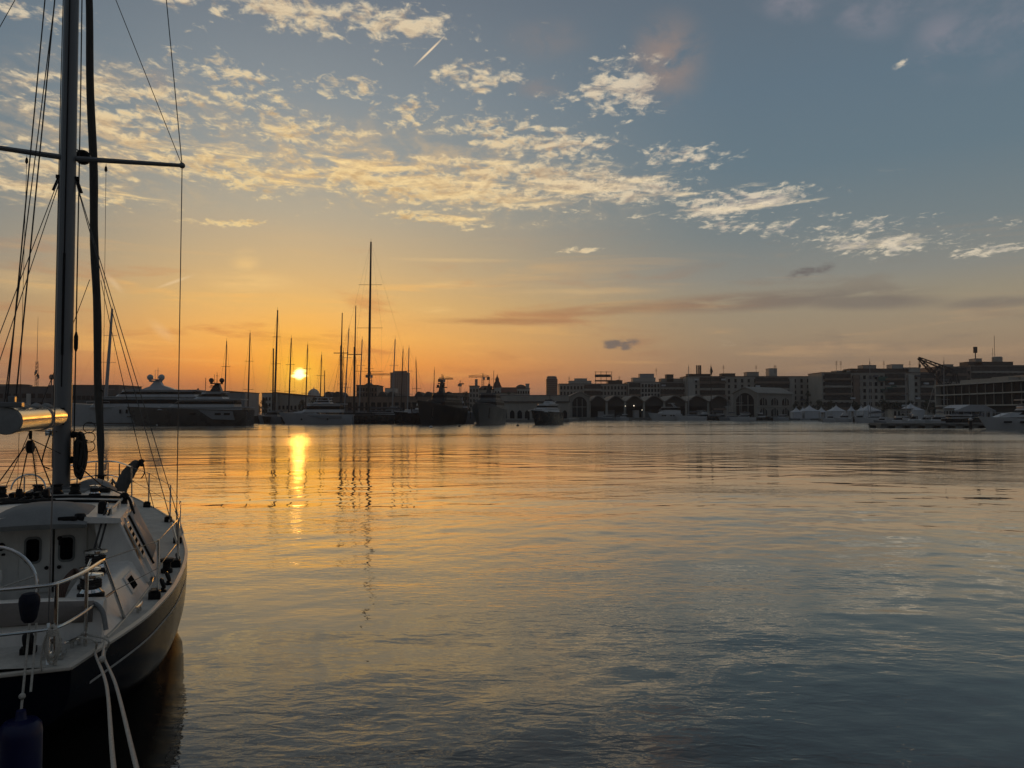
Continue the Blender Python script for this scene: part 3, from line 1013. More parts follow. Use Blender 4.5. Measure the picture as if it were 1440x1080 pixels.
# fairlead roller and quarter block beside the cleat
m_ = MB()
m_.lathe((0.86, 0.32, 1.20), [(0.055, 0), (0.055, 0.02), (0.03, 0.03), (0.03, 0.09), (0.055, 0.10), (0.055, 0.12)], 14)
m_.box((0.86, 0.32, 1.19), (0.16, 0.2, 0.03))
m_.build('mooring_fairlead', STEEL, yacht)
m_ = MB()
m_.torus((0.62, 0.45, 1.30), 0.055, 0.018, Ry(R(80)), 16, 6)
m_.torus((0.66, 0.45, 1.30), 0.055, 0.018, Ry(R(80)), 16, 6)
m_.box((0.64, 0.45, 1.22), (0.12, 0.1, 0.05))
m_.build('quarter_block', BLACK, yacht)
for t in (2.9, 3.3, 4.6):
    m_ = MB()
    x = half(t) - 0.10
    m_.lathe((x, t, camber(x, t)), [(0.045, 0), (0.045, 0.02), (0.02, 0.03), (0.02, 0.05)], 10)
    m_.torus((x, t, camber(x, t) + 0.10), 0.05, 0.022, Ry(R(70)), 14, 6)
    m_.build('lead_block', BLACK, yacht)

# guard rails: pushpit, stanchions with lifelines, pulpit
pp = thing('pushpit', None, None)
pp.parent = yacht
ZD = sheer(0)
top = [(-1.15, 2.0, 1.16), (-1.13, 1.25, ZD + 0.70), (-1.05, 0.55, ZD + 0.71), (-0.93, 0.10, ZD + 0.71), (-0.80, 0.02, ZD + 0.71), (-0.4, -0.02, ZD + 0.71), (0, -0.03, ZD + 0.71), (0.4, -0.02, ZD + 0.71), (0.78, 0.02, ZD + 0.71), (0.92, 0.12, ZD + 0.71), (1.05, 0.55, ZD + 0.71), (1.14, 1.20, ZD + 0.70)]
MB().tube(smoothpts(top[1:], 5) + [(1.30, 1.62, camber(1.3, 1.62))], 0.017, 10).build('top_rail', STEEL, pp)
midr = [(-1.18, 1.45, ZD + 0.34), (-1.07, 0.6, ZD + 0.35), (-0.95, 0.10, ZD + 0.35), (-0.82, 0.0, ZD + 0.35), (-0.4, -0.04, ZD + 0.35), (0, -0.05, ZD + 0.35), (0.4, -0.04, ZD + 0.35), (0.80, 0.0, ZD + 0.35), (0.94, 0.10, ZD + 0.35), (1.07, 0.6, ZD + 0.35), (1.22, 1.42, ZD + 0.34)]
MB().tube(smoothpts(midr, 5), 0.014, 8).build('middle_rail', STEEL, pp)
for x, t in ((0.90, 0.07), (-0.90, 0.07), (0.0, -0.03), (1.06, 0.62)):
    MB().tube([(x, t, ZD), (x, t, ZD + 0.71)], 0.016, 8).build('post', STEEL, pp)
MB().tube(smoothpts([(1.04, 0.86, 1.17), (1.05, 0.86, 1.38), (1.09, 0.82, 1.50), (1.18, 0.74, 1.44), (1.22, 0.70, 1.27)], 6), 0.022, 8).build('grab_hoop', CANVAS, pp)

STN = [2.55, 4.45, 6.35, 8.25, 9.75]
for sgn in (1, -1):
    tops = []
    for t in STN:
        x = sgn * (half(t) - 0.09)
        z0 = camber(x, t)
        st = MB()
        st.tube([(x, t, z0), (x, t, z0 + 0.68)], 0.014, 8)
        s_ = st.build('stanchion', STEEL, yacht)
        bs = MB()
        bs.box((x - sgn * 0.03, t, z0 + 0.045), (0.13, 0.15, 0.09))
        bs.box((x - sgn * 0.03, t, z0 + 0.10), (0.09, 0.17, 0.02))
        bs.build('stanchion_base', BLACK, s_, bevel=0.008)
        tops.append((x, t, z0))
    path = [(sgn * 1.14, 1.20, ZD + 0.70)] + [(x, t, z + 0.67) for x, t, z in tops] + [(sgn * 0.66, 10.75, 2.15)]
    MB().tube(path, 0.005, 5).build('lifeline', WIRE, yacht)
    path = [(sgn * 1.22, 1.42, ZD + 0.34)] + [(x, t, z + 0.35) for x, t, z in tops] + [(sgn * 0.70, 10.75, 1.85)]
    MB().tube(path, 0.004, 5).build('lifeline', WIRE, yacht)
pu = thing('pulpit', None, None)
pu.parent = yacht
zp = 2.18
ptop = smoothpts([(-0.70, 10.6, zp - 0.03), (-0.50, 11.3, zp), (-0.24, 12.0, zp + 0.02), (0, 12.15, zp + 0.02), (0.24, 12.0, zp + 0.02), (0.50, 11.3, zp), (0.70, 10.6, zp - 0.03)], 5)
MB().tube(ptop, 0.016, 8).build('top_rail', STEEL, pu)
MB().tube(smoothpts([(-0.74, 10.6, zp - 0.32), (-0.52, 11.25, zp - 0.31), (-0.2, 11.95, zp - 0.29), (0, 12.05, zp - 0.28), (0.2, 11.95, zp - 0.29), (0.52, 11.25, zp - 0.31), (0.74, 10.6, zp - 0.32)], 5), 0.012, 8).build('middle_rail', STEEL, pu)
for x, t in ((-0.70, 10.6), (0.70, 10.6), (-0.40, 11.4), (0.40, 11.4), (-0.12, 12.05), (0.12, 12.05)):
    MB().tube([(x * 1.02, t, sheer(t)), (x, t, zp)], 0.014, 8).build('post', STEEL, pu)
# bundle lashed on the foredeck and the anchor
bd = MB()
P0 = [(0.42, 10.9, 1.52), (0.50, 10.95, 1.75), (0.60, 11.05, 1.98), (0.72, 11.1, 2.16), (0.80, 11.12, 2.24)]
bd.tube(smoothpts(P0, 5), [0.13, 0.13, 0.14, 0.14, 0.13, 0.14, 0.13, 0.14, 0.14, 0.13, 0.14, 0.13, 0.12, 0.12, 0.11, 0.10, 0.10, 0.09, 0.08, 0.06, 0.03], 12)
bd.build('folded_dinghy_cover', SAIL, yacht)
m_ = MB()
for k in range(4):
    m_.torus((0.25 + 0.02 * k, 10.7, 1.62), 0.17 + 0.02 * k, 0.014, Ry(R(70 + 8 * k)), 20, 6)
m_.build('rope_coil', ROPED, yacht)
m_ = MB()
m_.tube([(0.16, 11.2, 1.72), (0.16, 12.35, 1.80)], 0.025, 8)
m_.tube([(0.16, 12.35, 1.80), (0.0, 12.5, 1.55), (0.16, 12.5, 1.5), (0.32, 12.5, 1.55), (0.16, 12.35, 1.80)], 0.03, 6)
m_.build('anchor', STEEL, yacht)
m_ = MB()
m_.tube([(0.86, 11.02, 2.28), (0.84, 11.0, 2.14)], 0.05, 8)
m_.ball((0.86, 11.02, 2.25), 0.06, 10, (1, 1, 0.8))
m_.tube(smoothpts([(0.9, 11.0, 2.2), (0.92, 11.0, 2.0), (0.86, 11.0, 1.88)], 5), 0.011, 6)
m_.build('anchor_light', BLACK, yacht)

# ---------------------------------------------------------------- mast, boom, furled sail, rigging
MX, MY, MZ = 0.0, 6.5, RZ + 0.08
MH = 15.6
mast = MB()
pr = []
for k in range(15):
    z = MZ + (MH - MZ) * k / 14
    s_ = 1.0 if z < 5 else 1.0 - 0.30 * (z - 5) / 10.6
    pr.append([(MX + 0.125 * s_ * cos(a), MY + 0.17 * s_ * sin(a), z) for a in [2 * pi * j / 20 for j in range(20)]])
mast.loft(pr)
mo = mast.build('mast', ALU, yacht)
m_ = MB()
m_.box((MX, MY - 0.172, 5.0), (0.034, 0.02, 1.6))
m_.box((MX, MY - 0.168, 9.5), (0.018, 0.012, 11.6))
m_.build('sail_track', BLACK, mo)
m_ = MB()
m_.box((MX, MY - 0.02, MZ + 0.03), (0.36, 0.46, 0.06))
m_.build('mast_collar', ALU, mo, bevel=0.01)
SPZ = 7.36
SPT = {}
for sgn in (1, -1):
    tip = Vector((sgn * 1.68, MY - 0.22, SPZ + 0.02))
    SPT[sgn] = tip
    m_ = MB()
    m_.tube([(sgn * 0.08, MY - 0.02, SPZ), tip], [0.045, 0.032], 8)
    m_.ball(tip, 0.05, 8)
    m_.build('spreader', ALU, mo)
    t2 = Vector((sgn * 1.25, MY - 0.16, 11.6))
    MB().tube([(sgn * 0.08, MY, 11.55), t2], [0.035, 0.025], 8).build('spreader', ALU, mo)
    cp = (sgn * (half(6.35) - 0.14), 6.35, camber(half(6.35) - 0.14, 6.35))
    MB().tube([cp, Vector(cp).lerp(tip, 0.05)], 0.02, 6).build('turnbuckle', STEEL, yacht)
    MB().tube([cp, tip, t2, (sgn * 0.05, MY, MH - 0.15)], 0.0075, 6).build('shroud', WIRE, yacht)
    MB().tube([tip, (sgn * 0.07, MY, 11.5)], 0.006, 6).build('shroud', WIRE, yacht)
    for t, xo in ((5.85, 0.12), (7.15, 0.0)):
        hx = half(t) - xo
        a, c = (sgn * hx, t, camber(hx, t)), (sgn * 0.11, MY + (0.05 if t > 6.5 else -0.05), 7.02)
        MB().tube([a, Vector(a).lerp(Vector(c), 0.07)], 0.019, 6).build('turnbuckle', STEEL, yacht)
        MB().tube([a, c], 0.0065, 6).build('shroud', WIRE, yacht)
    m_ = MB()
    m_.tube([(sgn * 0.55, MY - 0.1, SPZ - 0.05), (sgn * 0.58, MY - 0.06, 1.3 if sgn < 0 else 2.05)], 0.0035, 5)
    m_.lathe((sgn * 0.55, MY - 0.1, SPZ - 0.14), [(0.005, -0.05), (0.024, -0.02), (0.018, 0.03), (0.004, 0.06)], 8)
    m_.build('flag_halyard', ROPED, yacht)
    m_ = MB()
    m_.box((sgn * 0.13, MY, 7.04), (0.06, 0.12, 0.05))
    m_.tube([(sgn * 0.13, MY, 7.02), (sgn * 0.20, MY + 0.0, 6.82)], 0.022, 6)
    m_.build('shroud_tang', BLACK, mo)
m_ = MB()
m_.lathe((0.17, MY + 0.30, SPZ + 0.13), [(0.08, -0.07), (0.115, -0.04), (0.12, 0.03), (0.06, 0.07)], 14, Rx(R(-90)))
m_.tube([(0.08, MY + 0.12, SPZ + 0.20), (0.17, MY + 0.28, SPZ + 0.20)], 0.012, 6)
m_.tube([(0.08, MY + 0.12, SPZ + 0.06), (0.17, MY + 0.28, SPZ + 0.06)], 0.012, 6)
m_.build('deck_floodlight', BLACK, mo)
# halyards down the mast and the coils hung on it
m_ = MB()
for x, y in ((0.15, MY + 0.08), (0.17, MY - 0.02), (-0.14, MY + 0.05)):
    m_.tube([(x, y, MZ + 0.35), (x * 0.95, y, 8.5), (x * 0.7, y, MH - 0.2)], 0.007, 5)
m_.build('halyard', ROPED, yacht)
m_ = MB()
m_.lathe((0.17, MY - 0.05, 4.42), [(0.01, -0.16), (0.03, -0.10), (0.032, 0.08), (0.012, 0.16)], 10)
m_.build('halyard_shackle', BLACK, yacht)
m_ = MB()
for k in range(22):
    w_ = 0.028 + 0.014 * (k % 4)
    zc, hh = 2.66 - 0.05 * (k % 3), 0.20 + 0.04 * (k % 4)
    m_.tube([(0.265 + (w_ * 0.9 + 0.02 * sin(k)) * cos(a) * (1 + 0.12 * sin(3 * a + k)), MY - 0.06 + 0.012 * (k - 11) + 0.02 * sin(2 * a + k), zc + hh * sin(a)) for a in [2 * pi * j / 20 for j in range(21)]], 0.019, 6)
for k in range(9):
    m_.torus((0.262 + 0.012 * sin(k * 2.2), MY - 0.04, 2.88 - 0.03 * k), 0.055 + 0.02 * (k % 2), 0.017, Rx(0.15 * sin(k * 2)), 16, 6)
for k in range(5):
    m_.torus((0.255 + 0.01 * k, MY - 0.03, 2.44 + 0.05 * k), 0.055, 0.018, Rz(k) @ Rx(R(70)), 14, 6)
for zc in (2.96, 2.80, 2.66):
    m_.torus((0.375, MY, zc + 0.1), 0.085, 0.007, Rx(R(90)), 16, 5)
m_.build('halyard_coil', ROPED, yacht)
for z in (2.55, 2.95):
    m_ = MB()
    m_.lathe((0.13, MY, z), [(0.06, 0), (0.05, 0.04), (0.04, 0.09), (0.06, 0.13)], 12, Ry(R(90)))
    m_.build('mast_winch', BLACK, mo)
m_ = MB()
m_.lathe((-0.13, MY - 0.06, 2.98), [(0.05, 0), (0.04, 0.04), (0.05, 0.09)], 12, Ry(R(-90)))
m_.torus((-0.16, MY - 0.1, 3.0), 0.04, 0.01, Ry(R(90)), 12, 5)
m_.build('mast_winch', CHROME, mo)

# boom: fat rolling boom shining in the low sun
BA = Vector((0.02, MY - 0.16, 3.24))
BE = Vector((-0.06, 2.95, 3.20))
bdir = (BE - BA).normalized()
bq = bdir.to_track_quat('Z', 'Y').to_matrix()
BLn = (BE - BA).length
bo = MB()
bo.lathe(BA, [(0.03, 0.02), (0.075, 0.08), (0.115, 0.24), (0.140, 0.50), (0.152, 0.9), (0.156, 2.0), (0.156, BLn - 0.02)], 32, bq)
boom = bo.build('boom', BOOMM, yacht, ang=50)
m_ = MB()
m_.lathe(BE - bdir * 0.05, [(0.10, -0.02), (0.1585, 0.0), (0.1585, 0.05), (0.150, 0.07), (0.05, 0.085)], 32, bq)
m_.build('end_cap', CANVAS, boom)
m_ = MB()
m_.lathe(BA + bdir * 1.55, [(0.158, -0.06), (0.166, -0.05), (0.166, 0.05), (0.158, 0.06)], 32, bq)
m_.build('strap', CANVAS, boom)
m_ = MB()
m_.box(BE + Vector((0.05, 0.02, 0.19)), (0.22, 0.16, 0.06))
m_.box(BE + Vector((0.05, 0.02, 0.24)), (0.07, 0.10, 0.10))
m_.build('end_fitting', ALU, boom, bevel=0.01)
m_ = MB()
for k in range(9):
    p = BA + bdir * (1.1 + 0.25 * k) + Vector((0.03 * sin(k * 2.1), 0, 0.155))
    m_.ball(p, 0.06, 7, (1.1, 1.6, 0.6 + 0.3 * (k % 2)))
m_.build('sail_folds', CANVAS, boom)
m_ = MB()
m_.tube([BA + Vector((0, 0.02, 0)), (0, MY - 0.14, 3.24)], 0.05, 10)
m_.box((0, MY - 0.16, 3.24), (0.10, 0.08, 0.26))
m_.build('gooseneck', BLACK, yacht)
# mainsheet tackle
bp = BA + bdir * 2.15
blk = bp + Vector((0, 0.0, -0.36))
m_ = MB()
m_.tube([bp + Vector((0, 0, -0.15)), blk + Vector((0, 0, 0.1))], 0.02, 8)
m_.lathe(blk - Vector((0.05, 0, 0)), [(0.04, 0), (0.085, 0.02), (0.085, 0.08), (0.04, 0.1)], 16, Ry(R(90)))
m_.build('mainsheet_block', BLACK, yacht)
LOWB = [(-0.62, 5.0, RZ + 0.16), (-0.30, 5.05, RZ + 0.18), (-0.08, 5.05, RZ + 0.17), (0.10, 5.05, RZ + 0.18)]
for p in (LOWB[0], LOWB[1], (0.02, 5.1, RZ + 0.16)):
    m_ = MB()
    m_.lathe(Vector(p) - Vector((0.04, 0, 0.02)), [(0.03, 0), (0.085, 0.01), (0.085, 0.07), (0.03, 0.08)], 14, Ry(R(90)))
    m_.box((p[0], p[1], p[2] - 0.09), (0.12, 0.14, 0.05))
    m_.build('mainsheet_block', BLACK, yacht)
m_ = MB()
for k, p in enumerate(LOWB):
    m_.tube([Vector(p) + Vector((0, 0, 0.04)), blk + Vector((-0.06 + 0.04 * k, 0, 0))], 0.008, 6)
m_.tube([blk + Vector((0, 0, 0.1)), (0.0, MY - 0.15, 2.66)], 0.007, 6)
m_.tube([bp + Vector((0, 0, -0.15)), (-0.05, MY - 0.15, 3.0)], 0.007, 6)
m_.build('mainsheet', ROPED, yacht)
m_ = MB()
m_.tube(smoothpts([(-0.14, MY - 0.1, 3.0), (-0.22, MY - 0.12, 2.7), (-0.24, MY - 0.15, 2.5), (-0.15, MY - 0.1, 2.42)], 6), 0.010, 6)
m_.build('loose_line', ROPED, yacht)
m_ = MB()
m_.torus((-0.34, 5.9, RZ + 0.16), 0.22, 0.012, Rx(R(80)), 24, 6, 0, pi)
m_.build('guard_hoop', STEEL, yacht)
# clutter of clutches and line organisers by the mast
m_ = MB()
for k in range(4):
    m_.box((-0.42 + 0.10 * k, 5.3, RZ + 0.125), (0.07, 0.22, 0.09))
m_.build('rope_clutch', BLACK, yacht, bevel=0.012)
m_ = MB()
for k in range(5):
    m_.tube(smoothpts([(-0.45 + 0.1 * k, 5.2, RZ + 0.12), (-0.40 + 0.1 * k, 4.9, RZ + 0.13), (-0.55 + 0.16 * k, 4.7, RZ + 0.12), (-0.2 + 0.1 * k, 4.62, RZ + 0.12)], 5), 0.011, 6)
m_.build('coiled_sheets', ROPED, yacht)

# furled headsail on the forestay
FA, FB = Vector((0.0, 11.85, 1.92)), Vector((0.0, MY + 0.18, MH - 0.1))
fp, fr_ = [], []
for k in range(41):
    u = k / 40
    p = FA.lerp(FB, u) + Vector((0.012 * sin(u * 31), -0.01 * sin(pi * u) + 0.003 * sin(u * 47), 0))
    fp.append(p)
    fr_.append(0.076 + 0.003 * sin(u * 60) if 0.03 < u < 0.45 else (0.058 if u <= 0.03 else 0.076 - 0.042 * (u - 0.45) / 0.55))
fs = MB().tube(fp, fr_, 12).build('furled_headsail', SAIL, yacht)
m_ = MB()
m_.lathe(FA - Vector((0, 0, 0.16)), [(0.04, -0.1), (0.13, -0.02), (0.13, 0.0), (0.07, 0.02), (0.07, 0.12), (0.13, 0.14), (0.13, 0.16)], 16)
m_.build('furling_drum', BLACK, fs)
m_ = MB()
for u in (0.13, 0.145):
    i = int(u * 40)
    m_.torus(FA.lerp(FB, 0.135), 0.080, 0.010, Rx(R(-21)), 18, 6)
m_.build('sail_tie', BLACK, fs)
# sheets from the sail clew
for sgn in (1, -1):
    m_ = MB()
    cl = FA.lerp(FB, 0.30) + Vector((sgn * 0.1, -0.1, 0))
    m_.tube(sag(cl, (sgn * 1.25, 8.2, 1.55), 0.12, 12), 0.007, 5)
    m_.build('jib_sheet', ROPED, yacht)
# backstays, topping lift, lazy jack
for sgn in (1, -1):
    a = Vector((sgn * 0.84, 0.10, ZD + 0.03))
    c = Vector((0, MY - 0.2, MH))
    MB().tube([a, a.lerp(c, 0.022)], [0.016, 0.016], 8).build('turnbuckle', STEEL, yacht)
    MB().tube([a, c], 0.006, 6).build('backstay', WIRE, yacht)
MB().tube([BE + Vector((0, 0, 0.16)), (0, MY - 0.19, MH - 0.2)], 0.008, 6).build('topping_lift', ROPED, yacht)
MB().tube([BA + bdir * 2.9 + Vector((-0.14, 0, 0.1)), (-0.10, MY - 0.1, 11.2)], 0.007, 6).build('lazy_jack', ROPED, yacht)
MB().tube([BA + bdir * 3.0 + Vector((0.0, 0, 0.15)), (-0.04, MY - 0.12, 12.6)], 0.009, 6).build('lazy_jack', ROPED, yacht)

# ---------------------------------------------------------------- things hung from or tied to the yacht
fn = thing('fender', 'big blue cylinder fender hanging by a rope against the dark stern', 'fender', yw((0.71, -0.20, 0.47)), YA)
fb = MB()
fb.lathe((0, 0, 0), [(0.02, -0.46), (0.09, -0.44), (0.145, -0.36), (0.155, -0.2), (0.155, 0.26), (0.148, 0.33), (0.12, 0.365), (0.05, 0.38), (0.04, 0.40), (0.035, 0.45), (0.01, 0.46)], 24)
fb.build('body', BLUEV, fn)
m_ = MB()
m_.tube(sag((0, 0, 0.44), (0.0, 0.26, 1.07), 0.0, 6), 0.010, 6)
m_.tube(sag((0.06, 0.02, 0.58), (0.05, 0.26, 1.07), 0.02, 6), 0.010, 6)
m_.ball((0.0, 0.03, 0.55), 0.026, 8)
m_.build('lanyard', ROPE, fn)
nb = MB()
nb.lathe((0, 0, 0), [(0.01, -0.22), (0.055, -0.215), (0.085, -0.17), (0.105, -0.06), (0.118, 0.05), (0.112, 0.11), (0.08, 0.16), (0.02, 0.175)], 20)
nbo = nb.build('outboard_bag', NAVYC)
nbo.location = yw((0.735, -0.11, ZD + 0.585))
nbo.scale = (0.66, 0.66, 0.62)
tag(nbo, 'small navy cloth bag hanging from the steel rail at the yacht stern', 'bag')
rc = MB()
for k in range(5):
    w_, hh = 0.055 + 0.012 * k, 0.17 + 0.02 * (k % 3)
    rc.tube([(w_ * sin(a) * (0.55 + 0.45 * (1 - cos(a)) / 2), 0.012 * (k - 2), -hh * (1 - cos(a))) for a in [2 * pi * j / 22 for j in range(23)]], 0.0105, 6)
for k in range(4):
    rc.torus((0, 0, -0.035 - 0.02 * k), 0.040, 0.013, Rx(R(10)), 14, 6)
rc.tube(smoothpts([(-0.04, 0, -0.05), (-0.09, 0, -0.18), (-0.11, 0, -0.38), (-0.10, 0.02, -0.5)], 5), 0.009, 6)
rco = rc.build('rope_coil', ROPE)
rco.location = yw((0.895, -0.045, ZD + 0.39))
rco.scale = (0.72, 0.8, 0.74)
rco.rotation_euler = (0, 0, YA)
tag(rco, 'short pale rope coil hanging from the stern rail of the near yacht', 'rope')


def laid(pts, r, strands=3, turns=14.0):
    """a laid rope: strands twisted round the path"""
    m_ = MB()
    pts = [Vector(p) for p in pts]
    L_ = sum((a - c).length for a, c in zip(pts, pts[1:]))
    n = max(20, int(L_ * 60))
    P = []
    seg = [(a - c).length for a, c in zip(pts, pts[1:])]
    for i in range(n + 1):
        s_ = L_ * i / n
        j = 0
        while j < len(seg) - 1 and s_ > seg[j]:
            s_ -= seg[j]
            j += 1
        P.append(pts[j].lerp(pts[j + 1], min(1, s_ / seg[j])))
    for k in range(strands):
        q_ = []
        for i, p in enumerate(P):
            t = (P[min(i + 1, n)] - P[max(i - 1, 0)]).normalized()
            u = t.orthogonal().normalized()
            w_ = t.cross(u)
            a = 2 * pi * (k / strands + turns * L_ * i / n / 1.0)
            q_.append(p + (u * cos(a) + w_ * sin(a)) * r * 0.58)
        m_.tube(q_, r * 0.52, 6)
    return m_


c0 = at(140, 903, 7.02)
q1 = at(160, 1080, 3.3)
q2 = at(192, 1080, 3.3)


def beyond(a, c, k):
    return a + (c - a) * k


r1 = laid(smoothpts([yw((1.0, 0.60, 1.26)), c0 + Vector((-0.01, -0.05, 0.02)), c0 + Vector((0.02, -0.10, -0.08)), c0.lerp(q1, 0.45) + Vector((0.02, 0, -0.05)), q1, beyond(c0, q1, 1.55) + Vector((0, 0, 0.05))], 8), 0.0105)
k0 = c0.lerp(q1, 0.20) + Vector((0.01, 0, -0.03))
r1.ball(k0, 0.027, 8)
r1.tube(sag(k0, c0 + Vector((0.06, -0.03, 0.0)), 0.0, 5), 0.011, 6)
o1 = r1.build('mooring_rope', ROPE)
tag(o1, 'pale mooring rope from the stern corner, knotted and split in two near the rail', 'rope')
c2 = at(152, 904, 7.0)
r2 = laid(smoothpts([yw((1.02, 0.70, 1.26)), c2 + Vector((0, 0, 0.02)), c2 + Vector((0.02, -0.10, -0.09)), c2.lerp(q2, 0.45) + Vector((0.0, 0, -0.05)), q2, beyond(c2, q2, 1.55) + Vector((0, 0, 0.05))], 8), 0.0105)
o2 = r2.build('mooring_rope', ROPE)
tag(o2, 'plain pale mooring rope without a knot, running down beside the knotted one', 'rope')
r3 = laid(smoothpts([yw((0.22, 0.05, 1.19)), yw((0.10, -0.14, 1.10)), yw((-0.5, -0.7, 0.9)), (-5.6, 3.9, 0.95), (-6.0, 1.2, 1.3)], 8), 0.014)
tag(r3.build('mooring_rope', ROPE), 'dim mooring rope leading away to the left edge from the middle of the yacht stern', 'rope')
# the quay the photographer stands on
qy = MB()
qy.box((0, -6, 0.55), (60, 15, 2.2))
tag(qy.build('quay', mat('quay_stone', (0.22, 0.21, 0.19), 0.85, 0, 0.25, 1.5, 0.02), smooth=False), kind='structure')
# ================================================================ the far side of the harbour
def X(px, Y):
    return at(px, 580, Y).x


def Z(py, Y):
    return at(720, py, Y).z


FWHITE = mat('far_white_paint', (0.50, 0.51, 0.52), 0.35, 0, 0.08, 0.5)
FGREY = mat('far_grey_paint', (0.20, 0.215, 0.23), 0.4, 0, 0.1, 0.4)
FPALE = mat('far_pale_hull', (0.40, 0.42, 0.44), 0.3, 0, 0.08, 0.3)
FNAVY = mat('far_dark_hull', (0.010, 0.011, 0.014), 0.25, 0, 0.2, 0.5)
FBROWN = mat('far_bronze_hull', (0.060, 0.056, 0.052), 0.3, 0, 0.12, 0.4)
FSHIP = mat('far_ship_grey', (0.085, 0.095, 0.10), 0.45, 0, 0.12, 0.4)
FSHIPD = mat('far_ship_dark', (0.030, 0.032, 0.034), 0.45, 0, 0.15, 0.4)
FGLASS = mat('far_dark_glass', (0.012, 0.014, 0.016), 0.5, 0, 0.1, 1, ior=1.15)
FMAST = mat('far_mast', (0.035, 0.033, 0.032), 0.5, 0.1, 0.15, 0.5)
FMASTW = mat('far_pale_mast', (0.30, 0.31, 0.32), 0.45, 0, 0.1, 0.5)
FWIRE = mat('far_wire', (0.05, 0.05, 0.05), 0.5, 0.3, 0.1, 1)
FCANVAS = mat('far_canvas', (0.10, 0.11, 0.13), 0.85, 0, 0.15, 1)
TENT = mat('tent_fabric', (0.52, 0.54, 0.57), 0.8, 0, 0.08, 1.0)
STONE = mat('facade_stone', (0.33, 0.31, 0.275), 0.8, 0, 0.18, 0.25, streak=3)
STONEP = mat('facade_pale', (0.42, 0.41, 0.375), 0.8, 0, 0.16, 0.25, streak=3)
BRICK = mat('facade_brick', (0.20, 0.15, 0.12), 0.85, 0, 0.2, 0.3, streak=2)
CONC = mat('quay_concrete', (0.20, 0.195, 0.18), 0.85, 0, 0.25, 0.4)
ROOFD = mat('roof_dark', (0.075, 0.068, 0.062), 0.85, 0, 0.2, 0.4)
ROOFR = mat('roof_tile_red', (0.13, 0.062, 0.045), 0.85, 0, 0.25, 0.5)
SHEDM = mat('shed_cladding', (0.075, 0.078, 0.082), 0.6, 0, 0.15, 0.3, streak=4)
IRON = mat('dark_iron', (0.025, 0.026, 0.028), 0.6, 0.2, 0.2, 1)
BARK = mat('bark', (0.05, 0.042, 0.034), 0.9, 0, 0.3, 1)
LEAF = mat('dark_foliage', (0.040, 0.050, 0.028), 0.8, 0, 0.45, 1.2)
TOWERM = mat('tower_concrete', (0.10, 0.098, 0.098), 0.8, 0, 0.12, 0.1)

# land behind the basin and the concrete pontoon
land = MB()
land.prism([(-1600, 262), (X(800, 262), 262), (X(815, 338), 338), (X(1150, 338), 338), (X(1156, 264), 264), (1600, 264), (1600, 1550), (-1600, 1550)], -3, 1.0)
tag(land.build('ground', CONC, smooth=False), kind='structure')


# ------------------------------------------------------------- boats
def far_hull(L, B, F, rise, oh=1.5, flare=1.12, fine=2.2):
    m_ = MB()
    rg = []
    N = 18
    for i in range(N + 1):
        s = i / N
        k = (0.9 + 0.1 * min(1, s / 0.3)) if s < 0.45 else max(0.012, 1 - ((s - 0.45) / 0.55) ** fine)
        h = B / 2 * k
        zt = F + rise * s * s
        x = -L / 2 + (L - oh) * s
        fl = 1 + (flare - 1) * s
        pts = [(0.25 * h, -0.5), (0.82 * h / fl, -0.4), (0.94 * h / fl, 0.25 * F), (h, 0.85 * zt), (h, zt)]
        xo = lambda z: x + oh * max(0, z / zt) * s ** 4
        rg.append([(xo(z), -y, z) for y, z in reversed(pts)] + [(xo(z), y, z) for y, z in pts])
    return m_.loft(rg)


def tier(parent, x0, x1, z0, z1, hw, rf=0.6, ra=0.2, m=None, win=True, roof=0.0, name='deckhouse', wfrac=(0.38, 0.80), front=0.6):
    """one storey of a superstructure with raked ends, window band and roof slab; bow is +x"""
    m = m or FWHITE
    H = z1 - z0

    def ring(k, off):
        a, c = x0 + ra * H * k, x1 - rf * H * k
        w_ = hw * (1 - 0.10 * k)
        return [(a - off, -w_ - off, z0 + H * k), (a - off, w_ + off, z0 + H * k), (c - 1.0 + off, w_ * 0.98 + off, z0 + H * k), (c + off, w_ * front + off, z0 + H * k), (c + off, -w_ * front - off, z0 + H * k), (c - 1.0 + off, -w_ * 0.98 - off, z0 + H * k)]
    o = MB().loft([ring(0, 0), ring(1, 0)]).build(name, m, parent, smooth=False)
    if win:
        MB().loft([ring(wfrac[0], 0.04), ring(wfrac[1], 0.04)]).build('window_band', FGLASS, parent, smooth=False)
    if roof:
        a, c = x0 + ra * H - roof * 1.6, x1 - rf * H + roof * 0.6
        w_ = hw * 0.92 + roof * 0.4
        MB().loft([[(a, -w_, z1 + dz_), (a, w_, z1 + dz_), (c - 1.6, w_, z1 + dz_), (c - t_, w_ * 0.5, z1 + dz_), (c - t_, -w_ * 0.5, z1 + dz_), (c - 1.6, -w_, z1 + dz_)] for dz_, t_ in ((0.003, 0.0), (0.14, 0.0), (0.24, 0.25))]).build('roof', m, parent, smooth=False)
    return o


